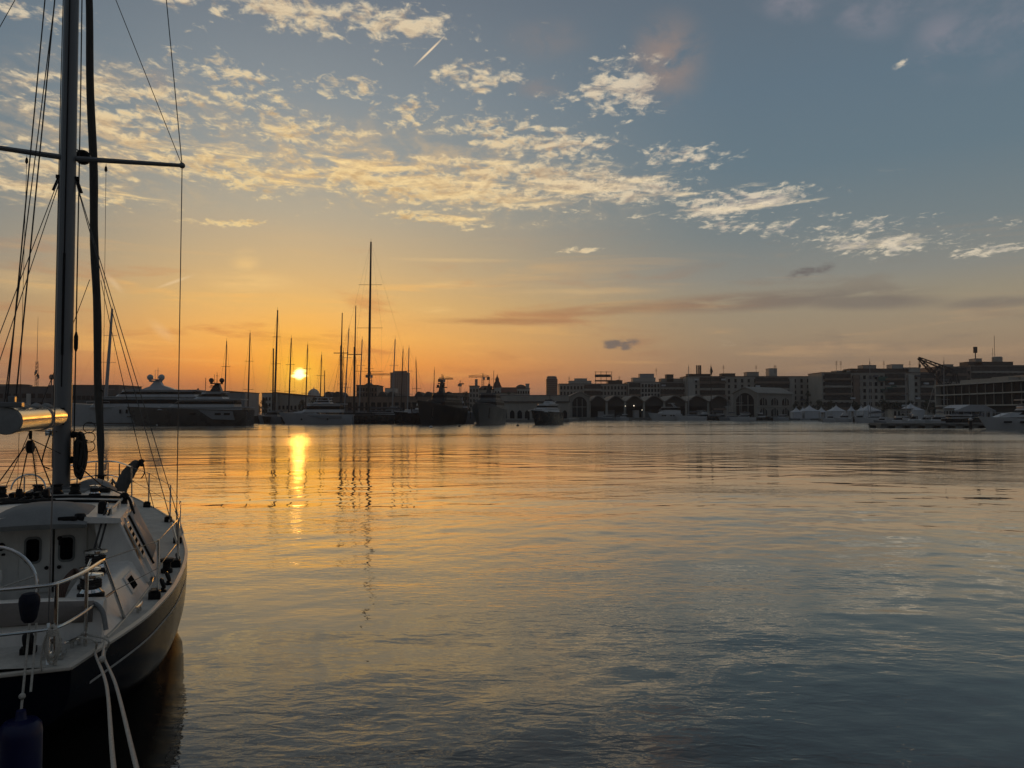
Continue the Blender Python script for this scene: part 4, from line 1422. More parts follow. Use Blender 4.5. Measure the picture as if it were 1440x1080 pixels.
def radar_mast(parent, x, z0, z1, zt, m, domes=((0.9, 0.75),), dr=0.7):
    p = MB()
    p.loft([[(x - 1.6, -0.9, z0), (x - 1.6, 0.9, z0), (x + 1.5, 0.9, z0), (x + 1.5, -0.9, z0)], [(x - 0.9, -0.45, z1), (x - 0.9, 0.45, z1), (x + 0.2, 0.45, z1), (x + 0.2, -0.45, z1)]])
    p.box((x - 0.3, 0, z1 + 0.1), (1.4, 3.6, 0.16))
    p.box((x + 0.9, 0, (z0 + z1) / 2 + 0.3), (1.5, 0.5, 0.14))
    p.box((x + 0.9, 0, (z0 + z1) / 2 + 0.6), (0.3, 2.2, 0.18))
    o = p.build('radar_mast', m, parent, smooth=False)
    for dx_, dz_ in domes:
        c = MB().ball((x + dx_, 0.25 if dx_ > 0 else -0.2, z1 + dz_), dr, 12)
        c.lathe((x + dx_, 0.25 if dx_ > 0 else -0.2, z1 + dz_ - dr - 0.35), [(0.3, 0), (0.35, 0.5)], 8)
        c.box((x + dx_ / 2, 0, z1 + dz_ - dr - 0.2), (abs(dx_) + 0.3, 0.3, 0.16))
        c.build('radar_dome', m, o)
    a = MB()
    a.tube([(x - 0.2, 0, z1), (x - 0.2, 0, zt)], [0.10, 0.04], 6)
    a.tube([(x - 0.2, -0.7, zt - 0.9), (x - 0.2, 0.7, zt - 0.9)], 0.05, 6)
    a.tube([(x + 0.35, 0.4, z1), (x + 0.35, 0.4, zt - 0.6)], 0.05, 6)
    a.build('antenna', m, o)
    return o


def rails(parent, pts, h=1.0):
    m_ = MB()
    top_ = [Vector(p) + Vector((0, 0, h)) for p in pts]
    m_.tube(top_, 0.05, 5)
    for p, q in zip(pts, top_):
        m_.tube([p, q], 0.04, 5)
    m_.build('rail', FWHITE, parent)


def bow_left(px0, px1, Y):
    """centre and length of a boat lying across the view"""
    a, c = X(px0, Y), X(px1, Y)
    return Vector(((a + c) / 2, Y, 0)), abs(c - a)


# big pale superyacht on the left
c, L = bow_left(88, 322, 208)
A = thing('motor_yacht', 'largest pale superyacht on the left, twin radar domes on its white pylon', 'yacht', c, pi)
far_hull(L, 8.4, 4.4, 1.5, 3.0, 1.15).build('hull', FPALE, A, ang=25)
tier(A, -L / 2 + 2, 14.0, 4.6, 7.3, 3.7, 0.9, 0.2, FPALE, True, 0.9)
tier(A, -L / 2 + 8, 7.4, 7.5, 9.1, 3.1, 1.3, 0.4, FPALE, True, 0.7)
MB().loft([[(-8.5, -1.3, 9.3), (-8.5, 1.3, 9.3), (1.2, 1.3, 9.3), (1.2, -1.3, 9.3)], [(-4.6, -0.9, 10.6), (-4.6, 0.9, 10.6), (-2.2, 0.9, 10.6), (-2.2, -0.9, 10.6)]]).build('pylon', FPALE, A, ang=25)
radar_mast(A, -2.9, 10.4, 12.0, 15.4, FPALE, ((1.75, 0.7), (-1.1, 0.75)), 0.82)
for k, x in enumerate((4.6, 2.9, 1.9, 0.9)):
    MB().box((x + 0.2, 4.155 * 0.985, 3.55), (0.5, 0.16, 1.05), taper=1.0).build('hull_window', FGLASS, A, smooth=False)
MB().box((1.0, 4.14, 2.2), (4.0, 0.22, 0.28)).build('rub_rail', FNAVY, A, smooth=False)
MB().box((L * 0.0, 4.05, 0.42), (L * 0.62, 0.16, 0.28)).build('boot_stripe', FNAVY, A, smooth=False)
rails(A, [(x, 3.6, 5.3) for x in (8, 10, 12, 14)], 0.9)
# dark bronze yacht in front of it
c, L = bow_left(178, 352, 198)
Bt = thing('motor_yacht', 'dark bronze hulled superyacht with a black radar mast lying in front of the pale one', 'yacht', c, pi)
far_hull(L, 7.2, 4.0, 0.8, 2.5, 1.1, 2.6).build('hull', FBROWN, Bt, ang=25)
tier(Bt, -L / 2 + 1.0, 7.5, 3.9, 4.5, 3.2, 1.2, 0.1, FPALE, False, 0.7)
tier(Bt, -L / 2 + 3.2, 4.5, 4.7, 6.5, 2.9, 1.6, 0.1, FPALE, True, 1.1)
tier(Bt, -L / 2 + 6.2, -1.8, 6.7, 8.3, 2.3, 1.4, 0.5, FPALE, True, 0.5)
radar_mast(Bt, -7.0, 8.4, 10.6, 13.6, FNAVY, ((1.15, 0.9), (-1.35, 0.9)), 0.62)
MB().loft([[(-12.6, 3.64, 3.6), (-4.0, 3.66, 3.9), (-7.5, 3.66, 1.6), (-13.2, 3.62, 1.4)], [(-12.6, 3.70, 3.6), (-4.0, 3.72, 3.9), (-7.5, 3.72, 1.6), (-13.2, 3.68, 1.4)]]).build('hull_panel', FGREY, Bt, smooth=False)
for x in (-11.2, -8.9, -2.6):
    MB().box((x, 3.72, 2.9), (1.5, 0.10, 0.55)).build('hull_window', FGLASS, Bt, smooth=False)
# low grey day boats between
for k, (p0, p1, Y, hh, lab) in enumerate([(322, 372, 236, 1.9, 'low grey motor boat right of the bronze superyacht, under the pale waterfront building'),
                                          (362, 400, 231, 2.1, 'small dim cabin boat just left of the white flybridge motor yacht')]):
    c, L = bow_left(p0, p1, Y)
    t = thing('motor_boat', lab, 'boat', c, pi if k else 0)
    far_hull(L, 3.6, hh, 0.5, 1.0).build('hull', FGREY if k else FBROWN, t, ang=25)
    tier(t, -L * 0.3, L * 0.22, hh, hh + 1.5, 1.5, 0.9, 0.3, FGREY, True, 0.3)
# white flybridge yacht below the sun
c, L = bow_left(392, 497, 224)
D = thing('motor_yacht', 'white flybridge motor yacht lying below the setting sun', 'yacht', c, pi)
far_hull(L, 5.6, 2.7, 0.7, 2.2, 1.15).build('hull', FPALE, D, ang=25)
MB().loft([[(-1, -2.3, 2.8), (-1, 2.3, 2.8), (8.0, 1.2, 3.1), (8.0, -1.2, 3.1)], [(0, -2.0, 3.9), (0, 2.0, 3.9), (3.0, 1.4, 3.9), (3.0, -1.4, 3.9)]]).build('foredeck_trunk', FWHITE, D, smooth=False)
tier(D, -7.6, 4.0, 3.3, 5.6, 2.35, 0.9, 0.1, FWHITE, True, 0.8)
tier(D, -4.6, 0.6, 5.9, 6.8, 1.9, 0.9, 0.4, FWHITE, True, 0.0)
ar = MB()
ar.tube([(-4.4, -1.9, 5.9), (-3.8, -1.8, 7.4), (-3.8, 1.8, 7.4), (-4.4, 1.9, 5.9)], 0.16, 6)
ar.box((-2.2, 0, 7.6), (4.4, 3.9, 0.14))
for s_ in (-1.8, 1.8):
    ar.tube([(-0.6, s_, 6.4), (-1.0, s_, 7.55)], 0.09, 5)
ar.build('bimini_arch', FWHITE, D)
MB().tube([(-2.6, 0, 7.6), (-2.6, 0, 9.3)], 0.07, 5).build('antenna', FWHITE, D)
MB().loft([[(-8.0, 2.83, 2.3), (2.0, 2.84, 2.5), (-2.0, 2.8, 1.5), (-8.0, 2.78, 1.6)], [(-8.0, 2.90, 2.3), (2.0, 2.91, 2.5), (-2.0, 2.88, 1.5), (-8.0, 2.86, 1.6)]]).build('hull_panel', FGREY, D, smooth=False)
for x in (-4.0, 3.4):
    MB().lathe((x, 2.80, 1.35), [(0.26, 0), (0.26, 0.16)], 10, Rx(R(-90))).build('porthole', FGLASS, D)


def ship(name, lab, px, Y, hd, L, B, F, rise, hm, sm, tiers, mastz=None, group=None, cat='ship', oh=3.0, flare=1.3):
    """a vessel seen bow on: px gives the stem"""
    d = Vector((cos(hd), sin(hd), 0))
    bow = Vector((X(px, Y), Y, 0))
    t = thing(name, lab, cat, bow - d * (L / 2), hd)
    far_hull(L, B, F, rise, oh, flare).build('hull', hm, t, ang=25)
    bw = MB()
    for s_ in (1, -1):
        bw.tube([(L * 0.30, s_ * B * 0.44, F + rise * 0.65), (L * 0.40, s_ * B * 0.33, F + rise * 0.82), (L / 2 - 0.2, 0, F + rise + 0.05)], 0.10, 5)
    bw.build('bulwark_rail', sm, t)
    for (x0, x1, z0, z1, hw, m2, wn) in tiers:
        tier(t, x0, x1, z0, z1, hw, 0.35, 0.1, m2, wn, 0.3, front=0.75)
    for s_ in (1, -1):
        an = MB()
        an.tube([(L * 0.40, s_ * B * 0.335, F + rise * 0.2), (L * 0.40, s_ * B * 0.30, F * 0.5)], 0.14, 6)
        an.box((L * 0.40, s_ * B * 0.31, F * 0.45), (0.7, 0.2, 0.5))
        an.build('anchor', FNAVY, t)
    if mastz:
        x, z0, z1 = mastz
        m_ = MB()
        m_.loft([[(x - 1, -0.8, z0), (x - 1, 0.8, z0), (x + 1, 0.8, z0), (x + 1, -0.8, z0)], [(x - 0.5, -0.25, z1), (x - 0.5, 0.25, z1), (x + 0.1, 0.25, z1), (x + 0.1, -0.25, z1)]])
        m_.box((x, 0, z0 + (z1 - z0) * 0.45), (1.0, 3.0, 0.25))
        m_.box((x + 0.4, 0, z0 + (z1 - z0) * 0.72), (0.5, 2.0, 0.3))
        m_.tube([(x - 0.2, 0, z1), (x - 0.2, 0, z1 + 1.6)], 0.1, 5)
        m_.ball((x + 0.6, 0.6, z0 + (z1 - z0) * 0.60), 0.5, 8)
        m_.ball((x - 0.2, -1.2, z0 + (z1 - z0) * 0.56), 0.4, 8)
        m_.build('radar_mast', FSHIPD, t)
    return t


ship('ship', 'black ship seen bow on with flared bow, midway along the left shore', 587, 200, R(-103), 36, 9.0, 4.3, 2.0, FSHIPD, FSHIPD,
     [(-13, 5.0, 4.6, 6.6, 3.0, FSHIPD, True), (-10, 1.5, 6.8, 8.6, 2.3, FSHIPD, True)], (-2.0, 8.6, 12.6), flare=1.45)
ship('ship', 'blue grey ship seen bow on, right of the black one', 672, 204, R(-97), 31, 8.2, 4.2, 1.6, FSHIP, FSHIP,
     [(-13, 4.5, 4.6, 6.6, 3.4, FSHIP, True), (-10, 0.5, 6.8, 8.6, 2.6, FSHIP, True)], (-4.0, 8.6, 11.6), flare=1.4)
ship('motor_yacht', 'sleek dark hulled motor yacht with a white top, right of the blue grey ship', 747, 206, R(-118), 16, 5.2, 3.3, 0.6, FNAVY, FWHITE,
     [(-5.5, 3.8, 3.4, 4.1, 2.2, FWHITE, False), (-5, 2.0, 4.2, 5.4, 1.9, FWHITE, True), (-4.5, -1.5, 5.6, 6.2, 1.4, FWHITE, False)], (-3.5, 6.0, 7.0), cat='yacht', oh=2.4, flare=1.3)
ship('motor_yacht', 'black hulled motor yacht with pale deck squeezed left of the black ship', 553, 216, R(-150), 17, 5.0, 3.0, 0.6, FNAVY, FWHITE,
     [(-4, 4.8, 3.1, 3.9, 2.1, FPALE, False), (-6.5, 1.5, 3.9, 5.6, 1.9, FWHITE, True)], None, cat='yacht', oh=2.2, flare=1.25)
c, L = bow_left(528, 566, 246)
t = thing('motor_yacht', 'dim grey cabin cruiser behind the black sloop, right of its tall mast', 'yacht', c, pi)
far_hull(L, 4.2, 2.4, 0.6, 1.4).build('hull', FGREY, t, ang=25)
tier(t, -L * 0.4, L * 0.25, 2.5, 4.2, 1.8, 0.8, 0.2, FGREY, True, 0.5)
tier(t, -L * 0.3, L * 0.0, 4.5, 5.2, 1.4, 0.8, 0.2, FGREY, False, 0.4)
c, L = bow_left(636, 664, 232)
t = thing('motor_yacht', 'small pale cruiser peeping out between the two bow on ships', 'yacht', c, 0)
far_hull(L * 1.6, 4.4, 3.0, 0.6, 1.4).build('hull', FPALE, t, ang=25)
tier(t, -L * 0.6, L * 0.5, 3.1, 5.0, 1.9, 0.9, 0.2, FPALE, True, 0.5)
MB().tube([(0, 0, 5.2), (0, 0, 7.8)], 0.12, 5).build('antenna', FWHITE, t)
MB().box((0, 0, 6.4), (0.8, 1.6, 0.5)).build('radar', FWHITE, t)


# sailing boats: every mast of the forest is a boat of its own
def sail_boat(lab, pb, pt, yt, Y, hd, L=None, hull=None, mm=None, sp=2, r=0.2, hh=1.7, stays=True, spw=1.5, boomside=-1, mizzen=None, group=None, flag=False):
    x0, x1 = X(pb, Y), X(pt, Y)
    zt = Z(yt, Y)
    L = L or max(11, zt * 0.62)
    t = thing('sailing_boat', lab, 'sailing boat', (x0, Y, 0), hd, group)
    Rm = Rz(-hd)
    far_hull(L, L * 0.26, hh, hh * 0.25, L * 0.10, 1.0, 1.9).build('hull', hull or FNAVY, t, ang=25)
    tier(t, -L * 0.22, L * 0.16, hh + 0.05, hh + 0.75, L * 0.085, 1.2, 0.2, FPALE, True, 0.0, front=0.5)
    mm = mm or FMAST
    base = Vector((L * 0.06, 0, hh))
    top_ = base + Rm @ Vector((x1 - x0, 0, 0))
    top_.z = zt
    mo_ = MB().tube([base, base.lerp(top_, 0.5), top_], [r, r * 0.92, r * 0.6], 8).build('mast', mm, t)
    MB().tube([top_, top_ + Vector((0, 0, 0.9))], 0.04, 5).build('wind_vane', mm, mo_)
    if flag:
        MB().tube([top_ - Vector((0, 0, 4.2)), top_ - Vector((0.2, 0, 2.4)), top_ - Vector((0, 0, 0.3))], [0.15, 0.6, 0.15], 7).build('masthead_flag', FBROWN, mo_)
    for k in range(sp):
        u = (k + 1) / (sp + 1)
        p = base.lerp(top_, u)
        w_ = spw * (1.15 - 0.35 * u)
        q_ = Rm @ Vector((w_, 0, 0))
        MB().tube([p - q_, p + q_], 0.06, 5).build('spreader', mm, mo_)
    bz = hh + 1.7
    pb_ = base.lerp(top_, (bz - base.z) / (top_.z - base.z))
    MB().tube([pb_, (pb_.x - L * 0.36, 0, bz + 0.1)], 0.10, 6).build('boom', mm, t)
    MB().tube([pb_ + Vector((-0.3, 0, 0.25)), (pb_.x - L * 0.18, 0, bz + 0.42), (pb_.x - L * 0.34, 0, bz + 0.25)], [0.16, 0.24, 0.12], 7).build('sail_cover', FCANVAS, t)
    if stays:
        MB().tube([(L * 0.47, 0, hh * 1.2), top_], 0.016, 4).build('forestay', FWIRE, t)
        MB().tube([(-L * 0.48, 0, hh), top_], 0.014, 4).build('backstay', FWIRE, t)
        for s_ in (-1, 1):
            q_ = Rm @ Vector((s_ * spw * 0.95, 0, 0))
            pm = base.lerp(top_, 0.5) + q_ * 0.95
            MB().tube([base + q_, pm, top_], 0.013, 4).build('shroud', FWIRE, t)
    if mizzen:
        xm, ym = mizzen
        q_ = Rm @ Vector((X(xm, Y) - x0, 0, 0))
        b2 = Vector((q_.x, q_.y, hh))
        MB().tube([b2, (b2.x, b2.y, Z(ym, Y))], [r * 0.9, r * 0.6], 8).build('mizzen_mast', mm, t)
    return t


H0 = R(-90)
sail_boat('sailing boat whose white mast rises behind the pale superyacht and the near yacht shrouds', 155, 163, 434, 226, R(172), 30, FPALE, FMASTW, 3, 0.50, 2.2, spw=2.2)
sail_boat('sailing boat with a bare mast just right of the black radar mast', 317, 319, 480, 240, H0, 16, FBROWN, None, 2, 0.22)
sail_boat('sailing boat with the lone mast between the bronze superyacht and the pale waterfront house', 350, 352, 469, 238, H0, 18, FGREY, None, 2, 0.24)
sail_boat('tallest masted ketch left of the sun, two masts close together', 388, 391, 437, 238, H0, 26, FBROWN, None, 3, 0.32, mizzen=(383.5, 490))
sail_boat('sailing boat with a slim mast touching the sun on its left side', 407, 410, 476, 234, H0, 17, FNAVY, None, 2, 0.24)
sail_boat('sailing boat with a slim mast just right of the sun', 430.5, 433, 485, 240, H0, 16, FGREY, None, 2, 0.20)
sail_boat('short masted sailing boat with stubby mizzen between the sun and the schooner', 450.5, 452.5, 499, 238, H0, 14, FGREY, None, 2, 0.19, mizzen=(456, 521))
# two masted schooner
Y = 228
sch = thing('sailing_boat', 'black schooner with two thick crossed masts left of the tallest mast', 'sailing boat', (X(492, Y), Y, 0), pi)
Ls = 27
far_hull(Ls, 6.4, 2.2, 0.9, 2.5, 1.05).build('hull', FNAVY, sch, ang=25)
tier(sch, -7, 2, 2.4, 3.3, 2.0, 0.6, 0.2, FBROWN, True, 0.0)
for pxm, ylow, ytop in ((479, 486, 440), (498, 488, 430)):
    xm = -(X(pxm, Y) - X(492, Y))
    zl, zt = Z(ylow, Y), Z(ytop, Y)
    mo_ = MB().tube([(xm, 0, 2), (xm, 0, zl)], [0.36, 0.30], 8).build('mast', FMAST, sch)
    MB().tube([(xm - 0.1, 0.2, zl - 3), (xm - 0.3, 0.2, zt)], [0.22, 0.13], 8).build('topmast', FMAST, mo_)
    MB().tube([(xm - 2.2, 0, zl - 2.2), (xm + 2.2, 0, zl - 2.2)], 0.12, 6).build('crosstree', FMAST, mo_)
    for s_ in (-1, 1):
        MB().tube([(xm + 3.2 * s_, 0, 2.4), (xm + 0.1 * s_, 0, zl - 1.5)], 0.035, 4).build('shroud', FWIRE, sch)
        MB().tube([(xm + 1.8 * s_, 0, 2.4), (xm + 0.1 * s_, 0, zl - 1.5)], 0.03, 4).build('shroud', FWIRE, sch)
    MB().tube([(xm - 0.4, 0, 4.6), (xm - 6.5, 0, 5.0)], 0.16, 6).build('boom', FMAST, sch)
MB().tube([(Ls / 2 - 0.6, 0, 2.8), (Ls / 2 + 4.0, 0, 4.2)], [0.2, 0.1], 6).build('bowsprit', FMAST, sch)
sail_boat('sailing boat with a pale mast between the two masts of the black schooner', 489, 495, 461, 240, R(170), 20, FGREY, FMASTW, 2, 0.22)
sail_boat('sailing boat with a thin mast hard behind the first schooner mast', 481.5, 483, 493, 244, H0, 14, FGREY, None, 1, 0.16)
sail_boat('sailing boat with a leaning mast immediately left of the tallest mast', 509.5, 513.5, 477, 238, R(176), 18, FPALE, FMASTW, 2, 0.22)
sail_boat('sailing boat with a thin mast almost touching the tallest mast', 521.5, 524, 484, 236, R(176), 16, FBROWN, None, 2, 0.18)
# the giant sloop
Y = 232
slp = sail_boat('black sloop with the tallest mast of all, crossed by three wide spreaders', 526.5, 528.5, 340, Y, pi, 30, FNAVY, FMAST, 3, 0.40, 2.6, spw=4.0)
sail_boat('sailing boat whose mast stands before the left edge of the square tower block', 556, 560, 477, 240, R(176), 18, FGREY, FMASTW, 2, 0.22)
sail_boat('sailing boat whose mast cuts across the middle of the square tower block', 564, 567, 491, 238, H0, 15, FBROWN, None, 2, 0.18)
sail_boat('sailing boat with a mast just clear of the right side of the tower block', 577, 579, 489, 240, R(176), 16, FGREY, FMASTW, 2, 0.20)
sail_boat('sailing boat with a short mast leaning left, second past the tower block', 587.5, 585, 506, 240, H0, 13, FGREY, None, 1, 0.17)
sail_boat('small sailing boat with a low mast behind the bow of the black ship', 609, 611, 520, 262 - 12, H0, 11, FGREY, None, 1, 0.14)
# the right hand side
sail_boat('sailing boat with a pale mast before the wavy sheds, right of the white cruiser', 971, 971.5, 515, 322, R(182), 13, FWHITE, FMASTW, 2, 0.17)
sail_boat('sailing boat with a dark bundle at its masthead before the sheds', 1003, 1003, 514, 322, R(180), 13, FNAVY, None, 2, 0.2, flag=True)
sail_boat('small sailing boat with a thin mast left of the arched hall', 1025, 1024.5, 556, 318, R(180), 9, FGREY, FMASTW, 1, 0.12, 1.2)
sail_boat('white sailing boat with a mast before the big arch of the hall', 1043, 1043, 545, 312, R(182), 11, FWHITE, FMASTW, 1, 0.13, 1.3)
sail_boat('sailing boat with a tall pale mast standing before the second apartment block', 1227.5, 1227.5, 508, 240, R(180), 12, FWHITE, FMASTW, 2, 0.13, 1.4)
sail_boat('sailing boat with a shorter mast just left of the tall one at the second block', 1223.5, 1223, 541, 244, R(180), 9, FGREY, FMASTW, 1, 0.10, 1.2)
sail_boat('sailing boat with a mast beside the tallest white pavilion on the right', 1273, 1272.5, 523, 236, H0, 10, FWHITE, FMASTW, 1, 0.14, 1.3)
sail_boat('sailing boat with a mast in front of the long glass building by the crane', 1325.5, 1327, 507, 222, H0, 11, FNAVY, FMASTW, 2, 0.14, 1.4)

# motor boats along the right hand quays
c, L = bow_left(911, 958, 326)
J = thing('motor_yacht', 'white flybridge cruiser in front of the wavy sheds with blue hull windows', 'yacht', c, pi)
far_hull(L, 4.4, 2.6, 0.6, 2.0).build('hull', FWHITE, J, ang=25)
tier(J, -L * 0.46, L * 0.22, 2.7, 4.2, 1.9, 1.3, 0.1, FWHITE, False, 0.0)
tier(J, -L * 0.36, L * 0.16, 4.2, 5.4, 1.7, 1.2, 0.1, FWHITE, True, 0.8, wfrac=(0.1, 0.9))
MB().tube([(-4.5, -1.5, 5.6), (-3.2, -1.4, 7.0), (-3.2, 1.4, 7.0), (-4.5, 1.5, 5.6)], 0.14, 6).build('radar_arch', FWHITE, J)
MB().box((-3.0, 0, 7.15), (2.6, 1.6, 0.16)).build('radar', FWHITE, J)
for x in (-3.4, -2.3, 0.2, 1.2):
    MB().box((x, 2.18, 2.0), (0.8, 0.12, 0.5)).build('hull_window', FGLASS, J, smooth=False)


def small_boat(lab, p0, p1, Y, hm, top_, hd=pi, hh=1.1, fly=False, group=None):
    c, L = bow_left(p0, p1, Y)
    t = thing('motor_boat', lab, 'boat', c, hd, group)
    far_hull(L, max(2.2, L * 0.3), hh, 0.4, L * 0.08).build('hull', hm, t, ang=25)
    b_ = L * 0.12
    tier(t, -L * 0.32, L * 0.20, hh + 0.05, hh + 1.25 * top_, b_, 1.0, 0.1, FWHITE, True, 0.35)
    if fly:
        tier(t, -L * 0.28, L * 0.02, hh + 1.3 * top_ + 0.15, hh + 1.3 * top_ + 0.75, b_ * 0.8, 0.8, 0.2, FWHITE, False)
        MB().tube([(-L * 0.2, -b_, hh + 1.9 * top_), (-L * 0.16, -b_, hh + 2.5 * top_), (-L * 0.16, b_, hh + 2.5 * top_), (-L * 0.2, b_, hh + 1.9 * top_)], 0.06, 5).build('radar_arch', FWHITE, t)
    rails(t, [(L * 0.15, L * 0.10, hh + 0.2), (L * 0.3, L * 0.07, hh + 0.3), (L * 0.43, 0.1, hh + 0.4)], 0.5)
    MB().tube([(-L * 0.1, 0, hh + 1.3 * top_), (-L * 0.12, 0, hh + 1.3 * top_ + 1.4)], 0.03, 4).build('antenna', FWHITE, t)
    return t


GB = 'small boats moored along the right hand quay'
small_boat('low open launch at the foot of the first wavy shed bay', 838, 866, 330, FGREY, 0.8)
small_boat('small white cabin boat left of the flybridge cruiser, before the wavy sheds', 866, 884, 331, FPALE, 1.0)
small_boat('white sports cruiser between the two masts before the wavy sheds', 974, 1000, 326, FWHITE, 1.1, pi, 1.3, True)
small_boat('white cruiser under the mast with the flag like sail', 1005, 1028, 326, FWHITE, 1.0, 0, 1.3)
small_boat('navy hulled cruiser right below the big arch of the hall', 1030, 1058, 322, FNAVY, 1.0, pi, 1.3)
small_boat('dark work boat with an awning at the corner of the arched hall', 1062, 1084, 325, FNAVY, 1.4, 0, 1.2)
small_boat('pale launch below the arched side windows of the hall', 1086, 1108, 328, FPALE, 0.9, pi, 1.1)
small_boat('grey boat in front of the leftmost pavilions', 1110, 1130, 330, FGREY, 1.0, pi, 1.1)
small_boat('grey cruiser in front of the widest left pavilion', 1131, 1152, 330, FGREY, 1.1, 0, 1.2)
small_boat('white sports boat with a long low cabin before the middle pavilion', 1172, 1196, 262, FWHITE, 0.9, pi, 1.2, True)
small_boat('white sports boat between the middle pavilion and the thin twin masts', 1196, 1216, 260, FWHITE, 0.9, pi, 1.2)
small_boat('low white launch beneath the tall mast of the second apartment block', 1228, 1246, 196, FGREY, 0.7, pi, 1.0)
small_boat('white motor boat with a pointed bow at the left end of the concrete pontoon', 1246, 1272, 178, FWHITE, 0.8, pi, 1.2)
small_boat('white cruiser with a square wheelhouse, second along the concrete pontoon', 1268, 1294, 180, FWHITE, 1.2, pi, 1.2)
small_boat('white cruiser with raked windscreen, third along the concrete pontoon', 1286, 1312, 178, FWHITE, 1.0, pi, 1.2)
small_boat('silver grey hardtop boat left of the black hulled boat at the pontoon', 1300, 1326, 174, FPALE, 0.95, pi, 1.3)
small_boat('white open boat between the navy cruiser and the work boat at the hall', 1056, 1068, 327, FWHITE, 0.8, pi, 1.0)
small_boat('pale cabin boat in the gap left of the grey cruiser by the pavilions', 1126, 1140, 326, FPALE, 0.9, 0, 1.0)
small_boat('white boat with a small cabin, leftmost on the nearer right hand quay', 1156, 1174, 260, FWHITE, 0.8, pi, 1.1)
small_boat('white dinghy like boat tucked behind the plain mooring pile', 1199, 1212, 266, FWHITE, 0.7, 0, 1.0)
small_boat('white cruiser behind the square wheelhouse boat at the pontoon', 1276, 1300, 196, FWHITE, 1.25, 0, 1.3, True)
t = small_boat('black hulled wooden boat with clutter on deck lying along the pontoon', 1322, 1388, 176, FNAVY, 0.55, 0, 1.9)
m_ = MB()
for k in range(9):
    m_.box((-3.5 + 0.9 * k, 0.6 * sin(k * 3), 2.5 + 0.15 * (k % 3)), (0.5 + 0.1 * (k % 2), 0.8, 0.5 + 0.2 * (k % 3)), rz=k)
m_.build('deck_cargo', FCANVAS, t, smooth=False)
# white yacht cut by the right edge of the picture
c, L = bow_left(1375, 1500, 152)
K = thing('motor_yacht', 'white motor yacht cut off by the right edge of the picture', 'yacht', c, pi)
far_hull(L, 5.0, 1.85, 0.7, 1.8, 1.2).build('hull', FWHITE, K, ang=25)
MB().loft([[(-1, -2.0, 2.3), (-1, 2.0, 2.3), (5.6, 1.0, 2.35), (5.6, -1.0, 2.35)], [(-0.5, -1.7, 3.4), (-0.5, 1.7, 3.4), (3.2, 1.1, 3.2), (3.2, -1.1, 3.2)]]).build('foredeck_trunk', FWHITE, K, smooth=False)
tier(K, -7.5, 2.4, 2.4, 4.2, 2.0, 1.2, 0.1, FWHITE, True, 0.4, wfrac=(0.25, 0.75))
tier(K, -7.0, 0.6, 4.4, 5.0, 1.7, 1.2, 0.1, FWHITE, True, 0.0)
MB().box((-2.6, 0, 5.75), (6.2, 3.6, 0.14)).build('hardtop', FWHITE, K, bevel=0.05)
for x in (-4.5, -0.6):
    MB().tube([(x, 1.5, 4.9), (x - 0.3, 1.5, 5.7)], 0.09, 5).build('hardtop_post', FWHITE, K)
for x in (4.2, 1.2, -1.6):
    MB().box((x, 2.42 if x < 3 else 2.12, 1.45), (1.5, 0.2, 0.35)).build('hull_window', FGLASS, K, smooth=False)
rails(K, [(8.2, 0.5, 2.5), (7.0, 1.2, 2.45), (5.4, 1.8, 2.4), (3.6, 2.1, 2.35)], 0.8)

# pontoon, piles, buoys
pt = MB()
xa, xb = X(1242, 163), X(1420, 163)
pt.box(((xa + xb) / 2, 167, 0.78), (xb - xa, 6, 0.5))
for k in range(9):
    pt.box((xa + 0.6 + (xb - xa - 1.2) * k / 8, 165.0, 0.05), (1.5, 2, 1.4))
pt.box(((xa + xb) / 2, 169.5, 0.1), (xb - xa, 0.6, 1.2))
tag(pt.build('pontoon', CONC, smooth=False), 'long concrete pontoon with square openings above the water on the right', 'pontoon')
for px, Y, zt, lab in ((1200.5, 255, 1.9, 'plain dark mooring pile in the water below the middle pavilions'), (1364.5, 158, 1.6, 'dark mooring pile topped by a round white lantern beside the pontoon')):
    t = thing('mooring_pile', lab, 'pile', (X(px, Y), Y, 0))
    MB().lathe((0, 0, -1), [(0.34, 0), (0.34, zt + 1), (0.28, zt + 1.05)], 12).build('post', IRON, t)
    if px > 1300:
        MB().lathe((0, 0, zt), [(0.22, 0), (0.34, 0.12), (0.36, 0.3), (0.26, 0.5), (0.02, 0.6)], 12).build('lantern', FWHITE, t)
for px, py, r, m2, lab in ((222, 596.3, 0.42, FWHITE, 'white round buoy in front of the dark bronze superyacht'), (728, 597.3, 0.36, FNAVY, 'dark round buoy between the blue grey ship and the sleek motor yacht'),
                           (646, 598, 0.3, FNAVY, 'dark small buoy beside the right flank of the black ship'), (606, 599.5, 0.35, FWHITE, 'pale buoy touching the stem of the black ship')):
    Yb = EYE * F / (py - 580 + 2)
    o = MB().ball((0, 0, 0), r, 10, (1, 1, 0.85)).lathe((0, 0, r * 0.7), [(0.06, 0), (0.06, 0.2)], 6).build('buoy', m2)
    o.location = (X(px, Yb), Yb, 0.12)
    tag(o, lab, 'buoy')


